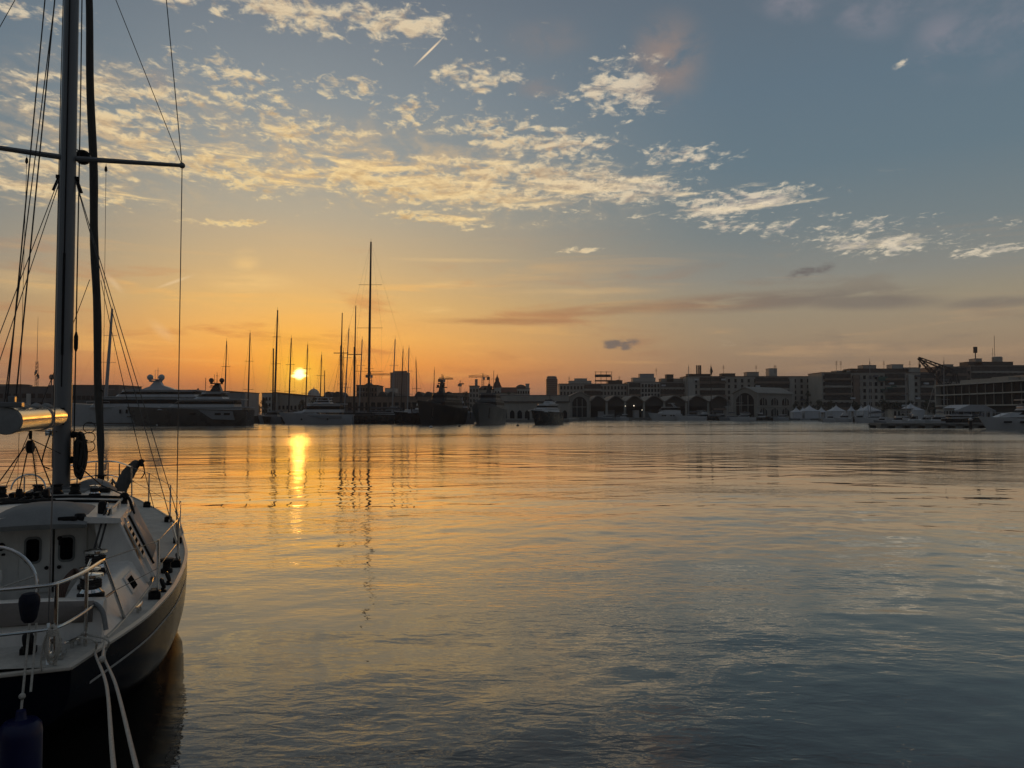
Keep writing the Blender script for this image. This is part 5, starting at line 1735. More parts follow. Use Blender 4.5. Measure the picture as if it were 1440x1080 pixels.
# ------------------------------------------------------------- buildings
def windows(parent, Mx, w, z0, z1, nx, nz, ww, wh, m=None, y=0.0, name='window', x0=None, skip=None, cap=100):
    """separate recess-framed panes on a facade along local x, facing -y"""
    me = None
    n = 0
    for j in range(nz):
        for i in range(nx):
            if skip and skip(i, j):
                continue
            if n >= cap:
                return
            cx = -w / 2 + w * (i + 0.5) / nx if x0 is None else x0 + w * (i + 0.5) / nx
            cz = z0 + (z1 - z0) * (j + 0.5) / nz
            if me is None:
                o = MB().box((0, 0, 0), (ww, 0.10, wh)).box((0, -0.05, -wh / 2 - 0.06), (ww + 0.3, 0.3, 0.10)).build(name, m or FGLASS, parent, smooth=False)
                me = o.data
            else:
                o = bpy.data.objects.new(name, me)
                COL.objects.link(o)
                o.parent = parent
            o.location = (cx, y - 0.03, cz)
            n += 1


def block(name, lab, cat, p0, p1, yt, Y, dep, m, roofm=None, z0=1.0, rz=0.0, parapet=0.6):
    """a building: box facade facing the water with parapet; returns (thing, width, height)"""
    a, c = X(p0, Y), X(p1, Y)
    w, zt = c - a, Z(yt, Y)
    t = thing(name, lab, cat, ((a + c) / 2, Y, z0), rz)
    h = zt - z0
    MB().box((0, dep / 2, h / 2), (w, dep, h)).build('wall', m, t, smooth=False)
    if parapet:
        MB().box((0, dep / 2, h + 0.12), (w + 0.5, dep + 0.5, 0.24)).build('cornice', roofm or ROOFD, t, smooth=False)
    return t, w, h


def roof_box(t, w, h, u0, u1, hh, dep=6, y=4, m=None, name='penthouse'):
    MB().box((-w / 2 + w * (u0 + u1) / 2, y + dep / 2, h + 0.24 + hh / 2), (w * (u1 - u0), dep, hh)).box((-w / 2 + w * (u0 + u1) / 2, y + dep / 2, h + 0.30 + hh), (w * (u1 - u0) + 0.4, dep + 0.4, 0.12)).build(name, m or STONE, t, smooth=False)


def aerial(t, x, y, z, hh, arms=3):
    m_ = MB()
    m_.tube([(x, y, z), (x, y, z + hh)], 0.09, 5)
    for k in range(arms):
        m_.tube([(x - 0.7 + 0.1 * k, y, z + hh * (0.6 + 0.13 * k)), (x + 0.7 - 0.1 * k, y, z + hh * (0.6 + 0.13 * k))], 0.06, 4)
    m_.build('aerial', IRON, t)


def balconies(t, w, h, u0, u1, floors, y=-0.7):
    """slab and parapet of each floor, a part each"""
    fh = h / floors
    for k in range(1, floors):
        z = k * fh
        xm, ww = -w / 2 + w * (u0 + u1) / 2, w * (u1 - u0)
        m_ = MB()
        m_.box((xm, y + 0.1, z), (ww, 1.6, 0.18))
        m_.box((xm, y - 0.62, z + 0.5), (ww, 0.12, 0.85))
        m_.build('balcony', BRICK if k % 2 else STONE, t, smooth=False)
        MB().box((xm, -0.12, z + fh * 0.58), (ww - 0.6, 0.2, fh * 0.62)).build('loggia_shade', LOGGIA_SHADE, t, smooth=False)  # dark panel on the wall stands in for the balcony shadow


LOGGIA_SHADE = mat('loggia_shadow_paint', (0.06, 0.056, 0.052), 0.9, 0, 0.7, 0.7)  # shade between the balconies, put into the colour
# apartment row behind the sheds
def awnings(t, w, h, seed, n, floors):
    rnd = random.Random(seed)
    for k in range(n):
        f = rnd.randint(1, floors - 1)
        x = -w / 2 + w * rnd.uniform(0.05, 0.95)
        MB().box((x, -0.9, f * h / floors + 2.0), (2.2, 1.2, 0.9)).build('awning', TENT if rnd.random() < 0.6 else FCANVAS, t, smooth=False)


t, w, h = block('apartment_building', 'low apartment block with a roof billboard frame, left end of the row behind the sheds', 'building', 787, 882, 540, 430, 16, STONE)
windows(t, None, w, h * 0.30, h * 0.97, 20, 4, 1.0, 1.7)
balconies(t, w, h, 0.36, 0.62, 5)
roof_box(t, w, h, 0.15, 0.48, 1.6, 8, 3, STONEP)
roof_box(t, w, h, 0.24, 0.42, 3.0, 6, 5, STONEP)
m_ = MB()
for x in (-0.08, 0.02, 0.12, 0.22):
    m_.tube([(w * x * 0.8 + 4.0, 3, h), (w * x * 0.8 + 4.0, 3, h + 7.2)], 0.16, 5)
m_.box((w * 0.06 + 3.4, 3, h + 4.7), (9.0, 0.4, 1.5))
m_.box((w * 0.06 + 3.4, 3, h + 1.9), (9.0, 0.4, 0.8))
m_.box((w * 0.06 + 3.4, 3.4, h + 6.9), (9.0, 0.2, 0.2))
m_.build('billboard_frame', IRON, t, smooth=False)
roof_box(t, w, h, 0.74, 0.95, 1.9, 6, 5, ROOFD)
for x in (-0.35, 0.28, 0.4):
    aerial(t, w * x, 4, h, 4.5)
t, w, h = block('apartment_building', 'apartment block with a big pale roof box, second of the row behind the sheds', 'building', 884, 964, 537.5, 428, 16, STONEP)
windows(t, None, w, h * 0.28, h * 0.97, 18, 5, 1.1, 1.7)
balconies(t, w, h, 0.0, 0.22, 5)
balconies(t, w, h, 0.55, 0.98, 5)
roof_box(t, w, h, 0.10, 0.50, 2.4, 7, 4, STONEP)
roof_box(t, w, h, 0.23, 0.48, 4.6, 6, 5, mat('pale_roof_box', (0.30, 0.31, 0.33), 0.7))
roof_box(t, w, h, 0.60, 0.98, 1.9, 7, 4, STONE)
roof_box(t, w, h, 0.70, 0.82, 4.2, 5, 4, ROOFD)
awnings(t, w, h, 3, 5, 5)
aerial(t, w * 0.02, 5, h + 4, 4)
t, w, h = block('apartment_building', 'long apartment block rising behind the arched hall, right end of the row', 'building', 965, 1151, 529.5, 424, 15, STONE)
windows(t, None, w, h * 0.25, h * 0.97, 20, 5, 1.2, 1.8, cap=100)
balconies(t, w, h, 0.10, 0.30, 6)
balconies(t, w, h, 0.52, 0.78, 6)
MB().box((w * 0.30, -0.45, h * 0.48), (2.6, 0.9, h * 0.93)).build('stair_bay', STONEP, t, smooth=False)
MB().box((-w * 0.46, -0.35, h * 0.48), (4.0, 0.7, h * 0.94)).build('stair_bay', STONEP, t, smooth=False)
roof_box(t, w, h, 0.03, 0.20, 1.3, 6, 4, ROOFD)
roof_box(t, w, h, 0.29, 0.39, 1.6, 6, 4, ROOFD)
roof_box(t, w, h, 0.48, 0.57, 2.4, 6, 4, STONE)
roof_box(t, w, h, 0.65, 0.71, 4.4, 6, 4, STONEP)
awnings(t, w, h, 5, 7, 6)
m_ = MB()
for x in (-0.40, -0.385, -0.372):
    m_.tube([(w * x, 5, h), (w * x, 5, h + 6.5)], 0.42, 6)
m_.build('chimney', IRON, t)
for x in (-0.2, 0.05, 0.2, 0.19):
    aerial(t, w * x, 4, h + 2, 4.5)
# second block
t, w, h = block('apartment_building', 'tall apartment block behind the white pavilions, stepped roof with two pale boxes', 'building', 1156, 1317, 524, 400, 18, STONE)
windows(t, None, w, h * 0.22, h * 0.97, 20, 5, 1.3, 1.8)
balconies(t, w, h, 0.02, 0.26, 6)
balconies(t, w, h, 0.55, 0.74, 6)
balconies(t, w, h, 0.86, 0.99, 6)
MB().box((w * -0.20, -0.4, h * 0.48), (3.2, 0.8, h * 0.94)).build('stair_bay', BRICK, t, smooth=False)
MB().box((w * 0.28, -0.4, h * 0.48), (3.0, 0.8, h * 0.94)).build('stair_bay', STONEP, t, smooth=False)
roof_box(t, w, h, 0.16, 0.34, 0.9, 7, 4, STONEP)
roof_box(t, w, h, 0.28, 0.80, 2.0, 8, 4, ROOFD)
roof_box(t, w, h, 0.40, 0.52, 3.9, 6, 5, STONE)
roof_box(t, w, h, 0.66, 0.76, 4.3, 6, 5, STONEP)
roof_box(t, w, h, 0.76, 0.90, 2.6, 6, 4, STONEP)
awnings(t, w, h, 9, 9, 6)
for x in (-0.3, -0.34, 0.08, 0.31, 0.39):
    aerial(t, w * x, 4, h + 1.5, 5)
m_ = MB()
for x in (0.06, 0.10, 0.14):
    m_.box((w * (x - 0.02), -1.1, h * (0.55 + x)), (2.8, 0.8, 0.8))
m_.box((w * 0.03, -1.0, h * 0.86), (5.0, 0.5, 2.2))
m_.build('green_awning', mat('green_awning', (0.05, 0.12, 0.10), 0.8), t, smooth=False)
# third block, behind the glass building
t, w, h = block('apartment_building', 'grey apartment block half hidden behind the harbour crane jib', 'building', 1319, 1366, 516, 410, 18, BRICK)
windows(t, None, w, h * 0.35, h * 0.96, 9, 4, 1.3, 1.8)
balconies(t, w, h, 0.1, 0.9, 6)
roof_box(t, w, h, 0.35, 0.62, 1.3, 6, 4, STONE)
t, w, h = block('apartment_building', 'tall block with a billboard and water tank on the roof, far right skyline', 'building', 1366, 1500, 514, 420, 20, STONE)
windows(t, None, w, h * 0.35, h * 0.96, 18, 4, 1.4, 1.8, cap=72)
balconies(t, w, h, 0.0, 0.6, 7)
roof_box(t, w, h, 0.02, 0.5, 2.0, 8, 4, ROOFD)
roof_box(t, w, h, 0.10, 0.17, 3.8, 6, 4, STONE)
m_ = MB()
m_.tube([(-w / 2 + w * 0.125, 6, h + 3), (-w / 2 + w * 0.125, 6, h + 8)], 0.3, 6)
m_.box((-w / 2 + w * 0.125, 6, h + 9.0), (2.0, 0.6, 3.4))
m_.build('rooftop_sign', IRON, t, smooth=False)
m_ = MB()
m_.lathe((-w / 2 + w * 0.38, 8, h + 2.2), [(2.6, 0), (2.6, 2.8), (2.3, 3.1)], 14)
m_.build('water_tank', STONE, t)
m_ = MB()
m_.tube([(-w / 2 + w * 0.355, 8, h + 2), (-w / 2 + w * 0.355, 8, h + 17)], 0.12, 5)
m_.build('aerial', IRON, t)
aerial(t, -w / 2 + w * 0.31, 6, h + 2, 8, 2)

# long glass building on the right, its facade coming towards us
Pa, Pb = Vector((X(1320, 300), 300, 1.0)), Vector((X(1480, 236), 236, 1.0))
ang_ = atan2(Pb.y - Pa.y, Pb.x - Pa.x)
wl_ = (Pb - Pa).length
gt = thing('glass_building', 'long low glass fronted harbour building on the right edge', 'building', Pa, ang_)
zb, zt = 3.3 - 1.0 + (580 - 571) * 300 / F, Z(542.5, 300) - 1.0
MB().box((wl_ / 2, 9.2, zt / 2), (wl_ - 0.4, 16, zt - 0.5)).build('wall', mat('building_core', (0.07, 0.07, 0.066), 0.8), gt, smooth=False)
for z, th in ((zt, 0.5), (zb, 0.45), ((zt + zb) / 2 + 0.2, 0.4)):
    MB().box((wl_ / 2, 4.5, z), (wl_ + 1.2, 11, th)).build('floor_slab', STONEP, gt, smooth=False)
MB().box((-0.4, 4.5, (zt + zb) / 2), (0.5, 11, zt - zb)).build('end_frame', STONEP, gt, smooth=False)
for k in range(14):
    x = 0.8 + (wl_ - 1.2) * k / 13
    MB().box((x, 0.4, (zt + zb) / 2), (0.22, 0.3, zt - zb - 0.5)).build('mullion', STONE, gt, smooth=False)
for j, (a, c) in enumerate(((zb + 0.35, (zt + zb) / 2 - 0.1), ((zt + zb) / 2 + 0.5, zt - 0.35))):
    for k in range(13):
        x0 = 0.8 + (wl_ - 1.2) * k / 13 + 0.14
        x1 = 0.8 + (wl_ - 1.2) * (k + 1) / 13 - 0.14
        MB().box(((x0 + x1) / 2, 0.75, (a + c) / 2), (x1 - x0, 0.12, c - a)).build('window', FGLASS, gt, smooth=False)
for k in range(8):
    MB().box((1.5 + wl_ * k / 7.6, 1.6, zb / 2), (0.5, 0.5, zb)).build('column', STONE, gt, smooth=False)
for u0, u1, hh, y0 in ((0.10, 0.55, 1.6, 5), (0.30, 0.9, 2.2, 9)):
    MB().box((wl_ * (u0 + u1) / 2, y0 + 3, zt + hh / 2 + 0.2), (wl_ * (u1 - u0), 6, hh)).build('rooftop_plant', STONE, gt, smooth=False)

# wavy sheds: a row of bays with curved gables
shed = thing('dock_shed', 'long dock shed with a wavy row of gabled roofs facing the water', 'shed', (X(925, 345), 345, 1.0))
pk = [840, 866, 892.5, 919, 949, 981, 1012]
vl = [829, 853, 879, 905.5, 934, 965, 996, 1026]
x_of = lambda p: X(p, 345) - X(925, 345)
zpk, zvl = Z(557, 345) - 1, Z(565.5, 345) - 1
for i, p in enumerate(pk):
    a, q_, c = x_of(vl[i]), x_of(p), x_of(vl[i + 1])
    prof = []
    for k in range(11):
        u = k / 10
        s_ = sin(pi * u) ** 1.35
        prof.append((a + (c - a) * u, zvl + (zpk - zvl) * s_))
    MB().loft([[(x, -1.2, z - 0.10) for x, z in prof] + [(x, -1.2, z + 0.42) for x, z in reversed(prof)], [(x, 26, z - 0.10) for x, z in prof] + [(x, 26, z + 0.42) for x, z in reversed(prof)]]).build('roof', mat('shed_roof', (0.22, 0.21, 0.19), 0.8), shed, smooth=False)
    MB().loft([[(x, 0.6, z - 0.12) for x, z in prof] + [(c, 0.6, zvl - 1.7), (a, 0.6, zvl - 1.7)], [(x, 0.9, z - 0.12) for x, z in prof] + [(c, 0.9, zvl - 1.7), (a, 0.9, zvl - 1.7)]]).build('gable', ROOFD, shed, smooth=False)
    for x in (a + 0.25, c - 0.25):
        MB().tube([(x, 0, 0), (x, 0, zvl)], 0.24, 6).build('column', STONEP, shed)
MB().box((x_of(927), 27, zvl / 2), (x_of(1026) - x_of(829), 0.5, zvl)).build('back_wall', ROOFD, shed, smooth=False)
for k, p in enumerate((847, 862, 876, 897, 912, 928, 941, 957, 975, 989, 1005, 1019)):
    MB().box((x_of(p), 6 + 3 * (k % 3), 1.4 + 0.3 * (k % 2)), (2.6 + (k % 3), 2.4, 2.8 + 0.6 * (k % 2))).build('stall', (TENT, FGREY, FBROWN)[k % 3], shed, smooth=False)


def arch_poly(w, h, rise, n=10):
    return [(-w / 2, 0)] + [(-w / 2 + w * k / n, h - rise + rise * sin(pi * k / n) ** 0.7) for k in range(n + 1)] + [(w / 2, 0)]


def arch_panel(parent, name, m, cx, z0, w, h, rise, y, th=0.15, M=None):
    p = arch_poly(w, h, rise)
    lo = [Vector((cx + x, y, z0 + z)) for x, z in p]
    hi = [Vector((cx + x, y - th, z0 + z)) for x, z in p]
    if M is not None:
        lo, hi = [M @ v for v in lo], [M @ v for v in hi]
    return MB().loft([lo, hi]).build(name, m, parent, smooth=False)


HALL = mat('hall_plaster', (0.27, 0.26, 0.235), 0.8, 0, 0.2, 0.25, streak=3)


def pavilion(name, lab, p0, p1, Y, yt, dep, rz=0.0):
    a, c = X(p0, Y), X(p1, Y)
    w = c - a
    t = thing(name, lab, 'building', ((a + c) / 2, Y, 1.0), rz)
    h = Z(yt, Y) - 1.0
    eave = h * 0.80
    pr = [(-w / 2, 0), (w / 2, 0), (w / 2, eave), (w * 0.22, h * 0.93), (0, h), (-w * 0.22, h * 0.93), (-w / 2, eave)]
    MB().loft([[(x, 0, z) for x, z in pr], [(x, dep, z) for x, z in pr]]).build('wall', HALL, t, smooth=False)
    rp = [(w / 2 + 0.5, eave - 0.1), (w * 0.22, h * 0.93 + 0.02), (0, h + 0.05), (-w * 0.22, h * 0.93 + 0.02), (-w / 2 - 0.5, eave - 0.1)]
    rp = rp + [(x, z + 0.35) for x, z in reversed(rp)]
    MB().loft([[(x, -0.6, z) for x, z in rp], [(x, dep + 0.6, z) for x, z in rp]]).build('roof', HALL, t, smooth=False)
    arch_panel(t, 'arch_opening', FGLASS, 0, 0.3, w * 0.72, h * 0.80, h * 0.22, -0.02)
    for x in (-w * 0.13, w * 0.13):
        MB().box((x, -0.25, h * 0.38), (0.28, 0.15, h * 0.72)).build('mullion', HALL, t, smooth=False)
    MB().box((0, -0.27, h * 0.42), (w * 0.70, 0.15, 0.3)).build('transom', HALL, t, smooth=False)
    return t, w, h, dep


t, w, h, dep = pavilion('dock_hall', 'pale gabled hall with one tall arch at the left end of the wavy sheds', 801, 829, 343, 551.5, 24)
t, w, h, dep = pavilion('dock_hall', 'pale arched hall with two rows of arched side windows, right of the sheds', 1028, 1068, 330, 545, 26, R(-52))
Ms = Matrix.Rotation(R(90), 3, 'Z')
for k in range(3):
    for z0, hh in ((h * 0.42, h * 0.24), (h * 0.06, h * 0.26)):
        y = 4.2 + 8.2 * k
        lo = [Vector((w / 2 + 0.02, y + x, z0 + z)) for x, z in arch_poly(5.0, hh, hh * 0.4)]
        hi = [v + Vector((0.12, 0, 0)) for v in lo]
        MB().loft([lo, hi]).build('window', FGLASS, t, smooth=False)
        m_ = MB()
        for q_ in (-0.8, 0.8):
            m_.box((w / 2 + 0.2, y + q_, z0 + hh / 2), (0.12, 0.3, hh * 0.95))
        m_.build('mullion', STONEP, t, smooth=False)
MB().box((w / 2 + 0.12, dep / 2, h * 0.37), (0.3, dep, 0.35)).build('string_course', STONE, t, smooth=False)

# skyline on the left, far behind the boats
t, w, h = block('warehouse', 'dark flat roofed warehouse behind the near boom on the far left', 'building', -40, 96, 544, 330, 20, SHEDM)
windows(t, None, w, h * 0.30, h * 0.85, 12, 2, 2.2, 1.8)
MB().box((w * 0.09, -0.2, h * 0.42), (1.9, 0.3, h * 0.72)).build('pale_bay', STONEP, t, smooth=False)
roof_box(t, w, h, 0.30, 0.46, 0.9, 6, 3, ROOFD)
m_ = MB()
xr = X(61.5, 330) - (X(-40, 330) + X(96, 330)) / 2
m_.tube([(xr, 5, h), (xr, 5, h + 4.4)], 0.3, 6)
m_.lathe((xr, 5, h + 3.2), [(0.3, 0), (0.9, 0.5), (0.95, 1.6), (0.5, 2.3), (0.1, 2.4)], 10)
m_.box((xr + 0.6, 5, h + 0.5), (2.8, 2, 0.8))
m_.build('roof_vent_tower', BRICK, t)
t, w, h = block('office_building', 'pale low building at the extreme left edge of the skyline', 'building', -60, 22, 541, 420, 14, STONE)
windows(t, None, w, h * 0.35, h * 0.92, 12, 3, 1.5, 1.3)
lt = thing('lattice_tower', 'slim lattice antenna tower on the left skyline beside the near mast', 'tower', (X(50.5, 380), 380, 1.0))
zt = Z(508, 380) - 1
m_ = MB()
for k in range(14):
    z, z2 = zt * k / 14, zt * (k + 1) / 14
    r0, r1_ = 1.1 * (1 - 0.5 * k / 14), 1.1 * (1 - 0.5 * (k + 1) / 14)
    for a in range(3):
        p, q_ = a * 2.094, (a + 1) * 2.094
        m_.tube([(r0 * cos(p), r0 * sin(p), z), (r1_ * cos(p), r1_ * sin(p), z2)], 0.11, 4)
        m_.tube([(r0 * cos(p), r0 * sin(p), z), (r1_ * cos(q_), r1_ * sin(q_), z2)], 0.07, 4)
m_.build('lattice', IRON, lt)
MB().tube([(0, 0, zt), (0, 0, zt + 22)], [0.14, 0.06], 5).build('whip_aerial', IRON, lt)
m_ = MB()
for k in range(4):
    m_.box((0.8 * cos(k * 1.6), 0.8 * sin(k * 1.6), zt * 0.72 + k * 0.8), (0.7, 0.5, 1.7), rz=k)
m_.build('antenna_panels', FBROWN, lt)
t, w, h = block('warehouse', 'long grey shed behind the bow of the pale superyacht', 'building', 101, 166, 542, 320, 20, SHEDM)
windows(t, None, w, h * 0.45, h * 0.8, 10, 1, 1.6, 1.6)
t, w, h = block('warehouse', 'long flat roofed shed stretching behind both superyachts', 'building', 186, 322, 550.5, 300, 24, SHEDM)
windows(t, None, w, h * 0.5, h * 0.85, 14, 1, 1.8, 1.2)
m_ = MB()
m_.lathe((w * 0.09, 8, h), [(0.4, 0), (0.4, 1.2), (0.2, 1.5)], 8)
m_.tube([(w * 0.17, 8, h), (w * 0.17, 8, h + 5.6)], 0.12, 5)
m_.build('roof_vent', IRON, t)
t, w, h = block('warehouse', 'square pale grey shed end right of the black radar mast', 'building', 318, 344, 552, 286, 16, FGREY)
windows(t, None, w, h * 0.15, h * 0.45, 4, 1, 1.0, 1.4)
t, w, h = block('waterfront_house', 'pale waterfront house with a long roof sloping right, left of the sun', 'building', 368, 386, 553, 340, 14, STONEP, ROOFR)
windows(t, None, w, h * 0.15, h * 0.9, 4, 3, 0.7, 1.3)
t = thing('warehouse', 'long shed with a sloping roof directly below the sun', 'building', (X(407, 345), 345, 1.0))
w = X(430, 345) - X(385, 345)
h0, h1 = Z(552.5, 345) - 1, Z(557, 345) - 1
MB().hexa([(-w / 2, 0, 0), (w / 2, 0, 0), (w / 2, 20, 0), (-w / 2, 20, 0)], [(-w / 2, 0, h0), (w / 2, 0, h1), (w / 2, 20, h1), (-w / 2, 20, h0)]).build('wall', STONE, t, smooth=False)
MB().hexa([(-w / 2 - 0.4, -0.6, h0 + 0.02), (w / 2 + 0.4, -0.6, h1 + 0.02), (w / 2 + 0.4, 20.6, h1 + 0.02), (-w / 2 - 0.4, 20.6, h0 + 0.02)], [(-w / 2 - 0.4, -0.6, h0 + 0.5), (w / 2 + 0.4, -0.6, h1 + 0.5), (w / 2 + 0.4, 20.6, h1 + 0.5), (-w / 2 - 0.4, 20.6, h0 + 0.5)]).build('roof', ROOFR, t, smooth=False)
windows(t, None, w, h1 * 0.25, h1 * 0.7, 8, 1, 0.9, 1.6)
dm = thing('domed_building', 'small domed building in the haze right of the sun', 'building', (X(439, 560), 560, 1.0))
zz_ = Z(556, 560) - 1
MB().box((0, 4, zz_ / 2), (9, 8, zz_)).build('wall', STONEP, dm, smooth=False)
MB().lathe((0, 4, zz_), [(4.4, 0), (4.2, 1.6), (3.4, 3.2), (2.0, 4.4), (0.4, 5.0), (0.15, 6.2)], 16).build('dome', STONEP, dm)
windows(dm, None, 8, zz_ * 0.4, zz_ * 0.9, 4, 2, 0.8, 1.4)
# dark low terminal with arched roof bumps
t, w, h = block('terminal_building', 'dark waterfront terminal with a row of arched roof bumps behind the mast forest', 'building', 446, 645, 558, 300, 20, BRICK)
windows(t, None, w, h * 0.30, h * 0.75, 24, 2, 1.5, 1.7)
for k, p in enumerate((459, 472, 536, 549, 588, 601, 616, 630)):
    xm = X(p, 300) - (X(446, 300) + X(645, 300)) / 2
    arch_panel(t, 'roof_vault', ROOFD, xm, h, 3.4, 2.1, 1.8, 16, 14)
t, w, h = block('office_building', 'dark square building rising behind the tallest mast', 'building', 501, 530, 542, 330, 16, BRICK)
windows(t, None, w, h * 0.3, h * 0.95, 7, 4, 0.7, 1.3)
MB().loft([[(-w * 0.2, 3, h + 0.2), (w * 0.2, 3, h + 0.2), (w * 0.2, 9, h + 0.2), (-w * 0.2, 9, h + 0.2)], [(-w * 0.08, 5, h + 1.2), (w * 0.08, 5, h + 1.2), (w * 0.08, 7, h + 1.2), (-w * 0.08, 7, h + 1.2)]]).build('roof', ROOFD, t, smooth=False)
t, w, h = block('tower_block', 'square dark tower block on the skyline right of the tallest mast', 'building', 548.5, 572.5, 524, 820, 20, TOWERM)
windows(t, None, w, h * 0.30, h * 0.98, 8, 12, 1.0, 1.5)
roof_box(t, w, h, 0.12, 0.88, 1.6, 10, 4, TOWERM)
t, w, h = block('office_building', 'low pale building at the foot of the square tower block', 'building', 541, 556, 546, 560, 12, STONEP)
windows(t, None, w, h * 0.4, h * 0.9, 5, 3, 0.8, 1.1)
t = thing('tower_block', 'pale rounded tower block standing alone on the skyline left of the apartments', 'building', (X(776, 800), 800, 1.0))
zt = Z(529, 800) - 1
MB().lathe((0, 0, 0), [(5.9, 0), (5.9, zt - 3.0), (5.2, zt - 2.6), (5.2, zt - 0.6), (3.6, zt)], 20).build('wall', TOWERM, t, ang=25)
for j in range(14):
    MB().lathe((0, 0, zt * 0.25 + j * (zt * 0.68) / 14), [(5.6, 0), (5.97, 0.01), (5.97, 1.5), (5.6, 1.51)], 20).build('window_band', FGLASS, t, ang=25)
# church, chimney house, red roofs, pale houses
t, w, h = block('house', 'narrow house with a chimney stack between the black ship and the grey ship', 'building', 660, 673, 543, 340, 10, STONE)
windows(t, None, w, h * 0.3, h * 0.95, 3, 4, 0.6, 1.1)
MB().box((w * 0.2, 4, h + 1.6), (1.2, 1.2, 3.2)).build('chimney', STONE, t, smooth=False)
t = thing('church', 'church with a conical dark spire and cross on the left skyline', 'church', (X(699, 360), 360, 1.0))
zt = Z(545, 360) - 1
MB().box((0, 3, zt / 2), (3.6, 3.6, zt)).build('tower', STONEP, t, smooth=False)
MB().lathe((0, 3, zt), [(2.2, 0), (2.0, 0.6), (1.2, 2.6), (0.9, 3.0), (0.9, 4.2), (0.3, 5.2), (0.06, 6.4)], 10).build('spire', ROOFR, t, ang=25)
MB().box((3.6, 8, zt * 0.42), (11, 9, zt * 0.84)).build('nave', STONE, t, smooth=False)
MB().loft([[(-2.4, 3.0, zt * 0.84), (9.5, 3.0, zt * 0.84), (9.5, 13, zt * 0.84), (-2.4, 13, zt * 0.84)], [(-2.0, 7.8, zt * 0.84 + 2.6), (9.0, 7.8, zt * 0.84 + 2.6), (9.0, 8.2, zt * 0.84 + 2.6), (-2.0, 8.2, zt * 0.84 + 2.6)]]).build('roof', ROOFR, t, smooth=False)
m_ = MB()
m_.tube([(-1.6, 1.0, zt - 2), (-1.6, 1.0, zt + 8.0)], 0.12, 5)
m_.tube([(-2.9, 1.0, zt + 4.0), (-0.3, 1.0, zt + 4.0)], 0.08, 5)
m_.build('flag_mast', IRON, t)
windows(t, None, 2.6, zt * 0.5, zt * 0.95, 2, 2, 0.5, 1.3, y=1.2)
t, w, h = block('house', 'red roofed house left of the church spire', 'building', 673, 692, 548, 345, 12, STONE)
MB().loft([[(-w / 2, 0, h + 0.3), (w / 2, 0, h + 0.3), (w / 2, 12, h + 0.3), (-w / 2, 12, h + 0.3)], [(-w * 0.3, 5, h + 1.9), (w * 0.3, 5, h + 1.9), (w * 0.3, 7, h + 1.9), (-w * 0.3, 7, h + 1.9)]]).build('roof', ROOFR, t, smooth=False)
windows(t, None, w, h * 0.3, h * 0.95, 5, 3, 0.6, 1.1)
t, w, h = block('house', 'pale stepped house with a dark hipped roof between the church and the pale tower', 'building', 724, 745, 546.5, 380, 12, STONEP)
windows(t, None, w, h * 0.35, h * 0.95, 6, 4, 0.7, 1.2)
MB().lathe((-w * 0.08, 5, h + 0.2), [(2.9, 0), (2.5, 0.9), (1.4, 1.7), (0.2, 2.0)], 12).build('roof', ROOFD, t)
roof_box(t, w, h, 0.74, 0.98, 2.2, 6, 3, STONEP)
t, w, h = block('warehouse', 'long low shed with a row of arched doors behind the sleek motor yacht', 'building', 704, 800, 557, 285, 18, STONE, parapet=0)
MB().loft([[(-w / 2 - 0.4, -0.5, h * 0.72), (w / 2 + 0.4, -0.5, h * 0.72), (w / 2 + 0.4, 8, h + 0.3), (-w / 2 - 0.4, 8, h + 0.3)], [(-w / 2 - 0.4, -0.5, h * 0.72 + 0.3), (w / 2 + 0.4, -0.5, h * 0.72 + 0.3), (w / 2 + 0.4, 8, h + 0.6), (-w / 2 - 0.4, 8, h + 0.6)]]).build('roof', ROOFD, t, smooth=False)
for k in range(9):
    arch_panel(t, 'door', FGLASS, -w * 0.44 + w * 0.11 * k, 0.1, 1.7, 3.0, 1.0, -0.02)
t, w, h = block('house', 'low house roof between the grey ship and the church', 'building', 676, 712, 553, 320, 12, STONEP)
windows(t, None, w, h * 0.4, h * 0.9, 7, 2, 0.7, 1.1)
t, w, h = block('warehouse', 'far low building between the black ship mast and the chimney house', 'building', 636, 662, 553, 420, 12, BRICK)
windows(t, None, w, h * 0.4, h * 0.9, 6, 2, 1.0, 1.2)
t, w, h = block('house', 'terraced houses between the pale tower and the first apartment block', 'building', 745, 790, 556, 400, 12, STONE)
windows(t, None, w, h * 0.3, h * 0.95, 9, 3, 0.8, 1.2)


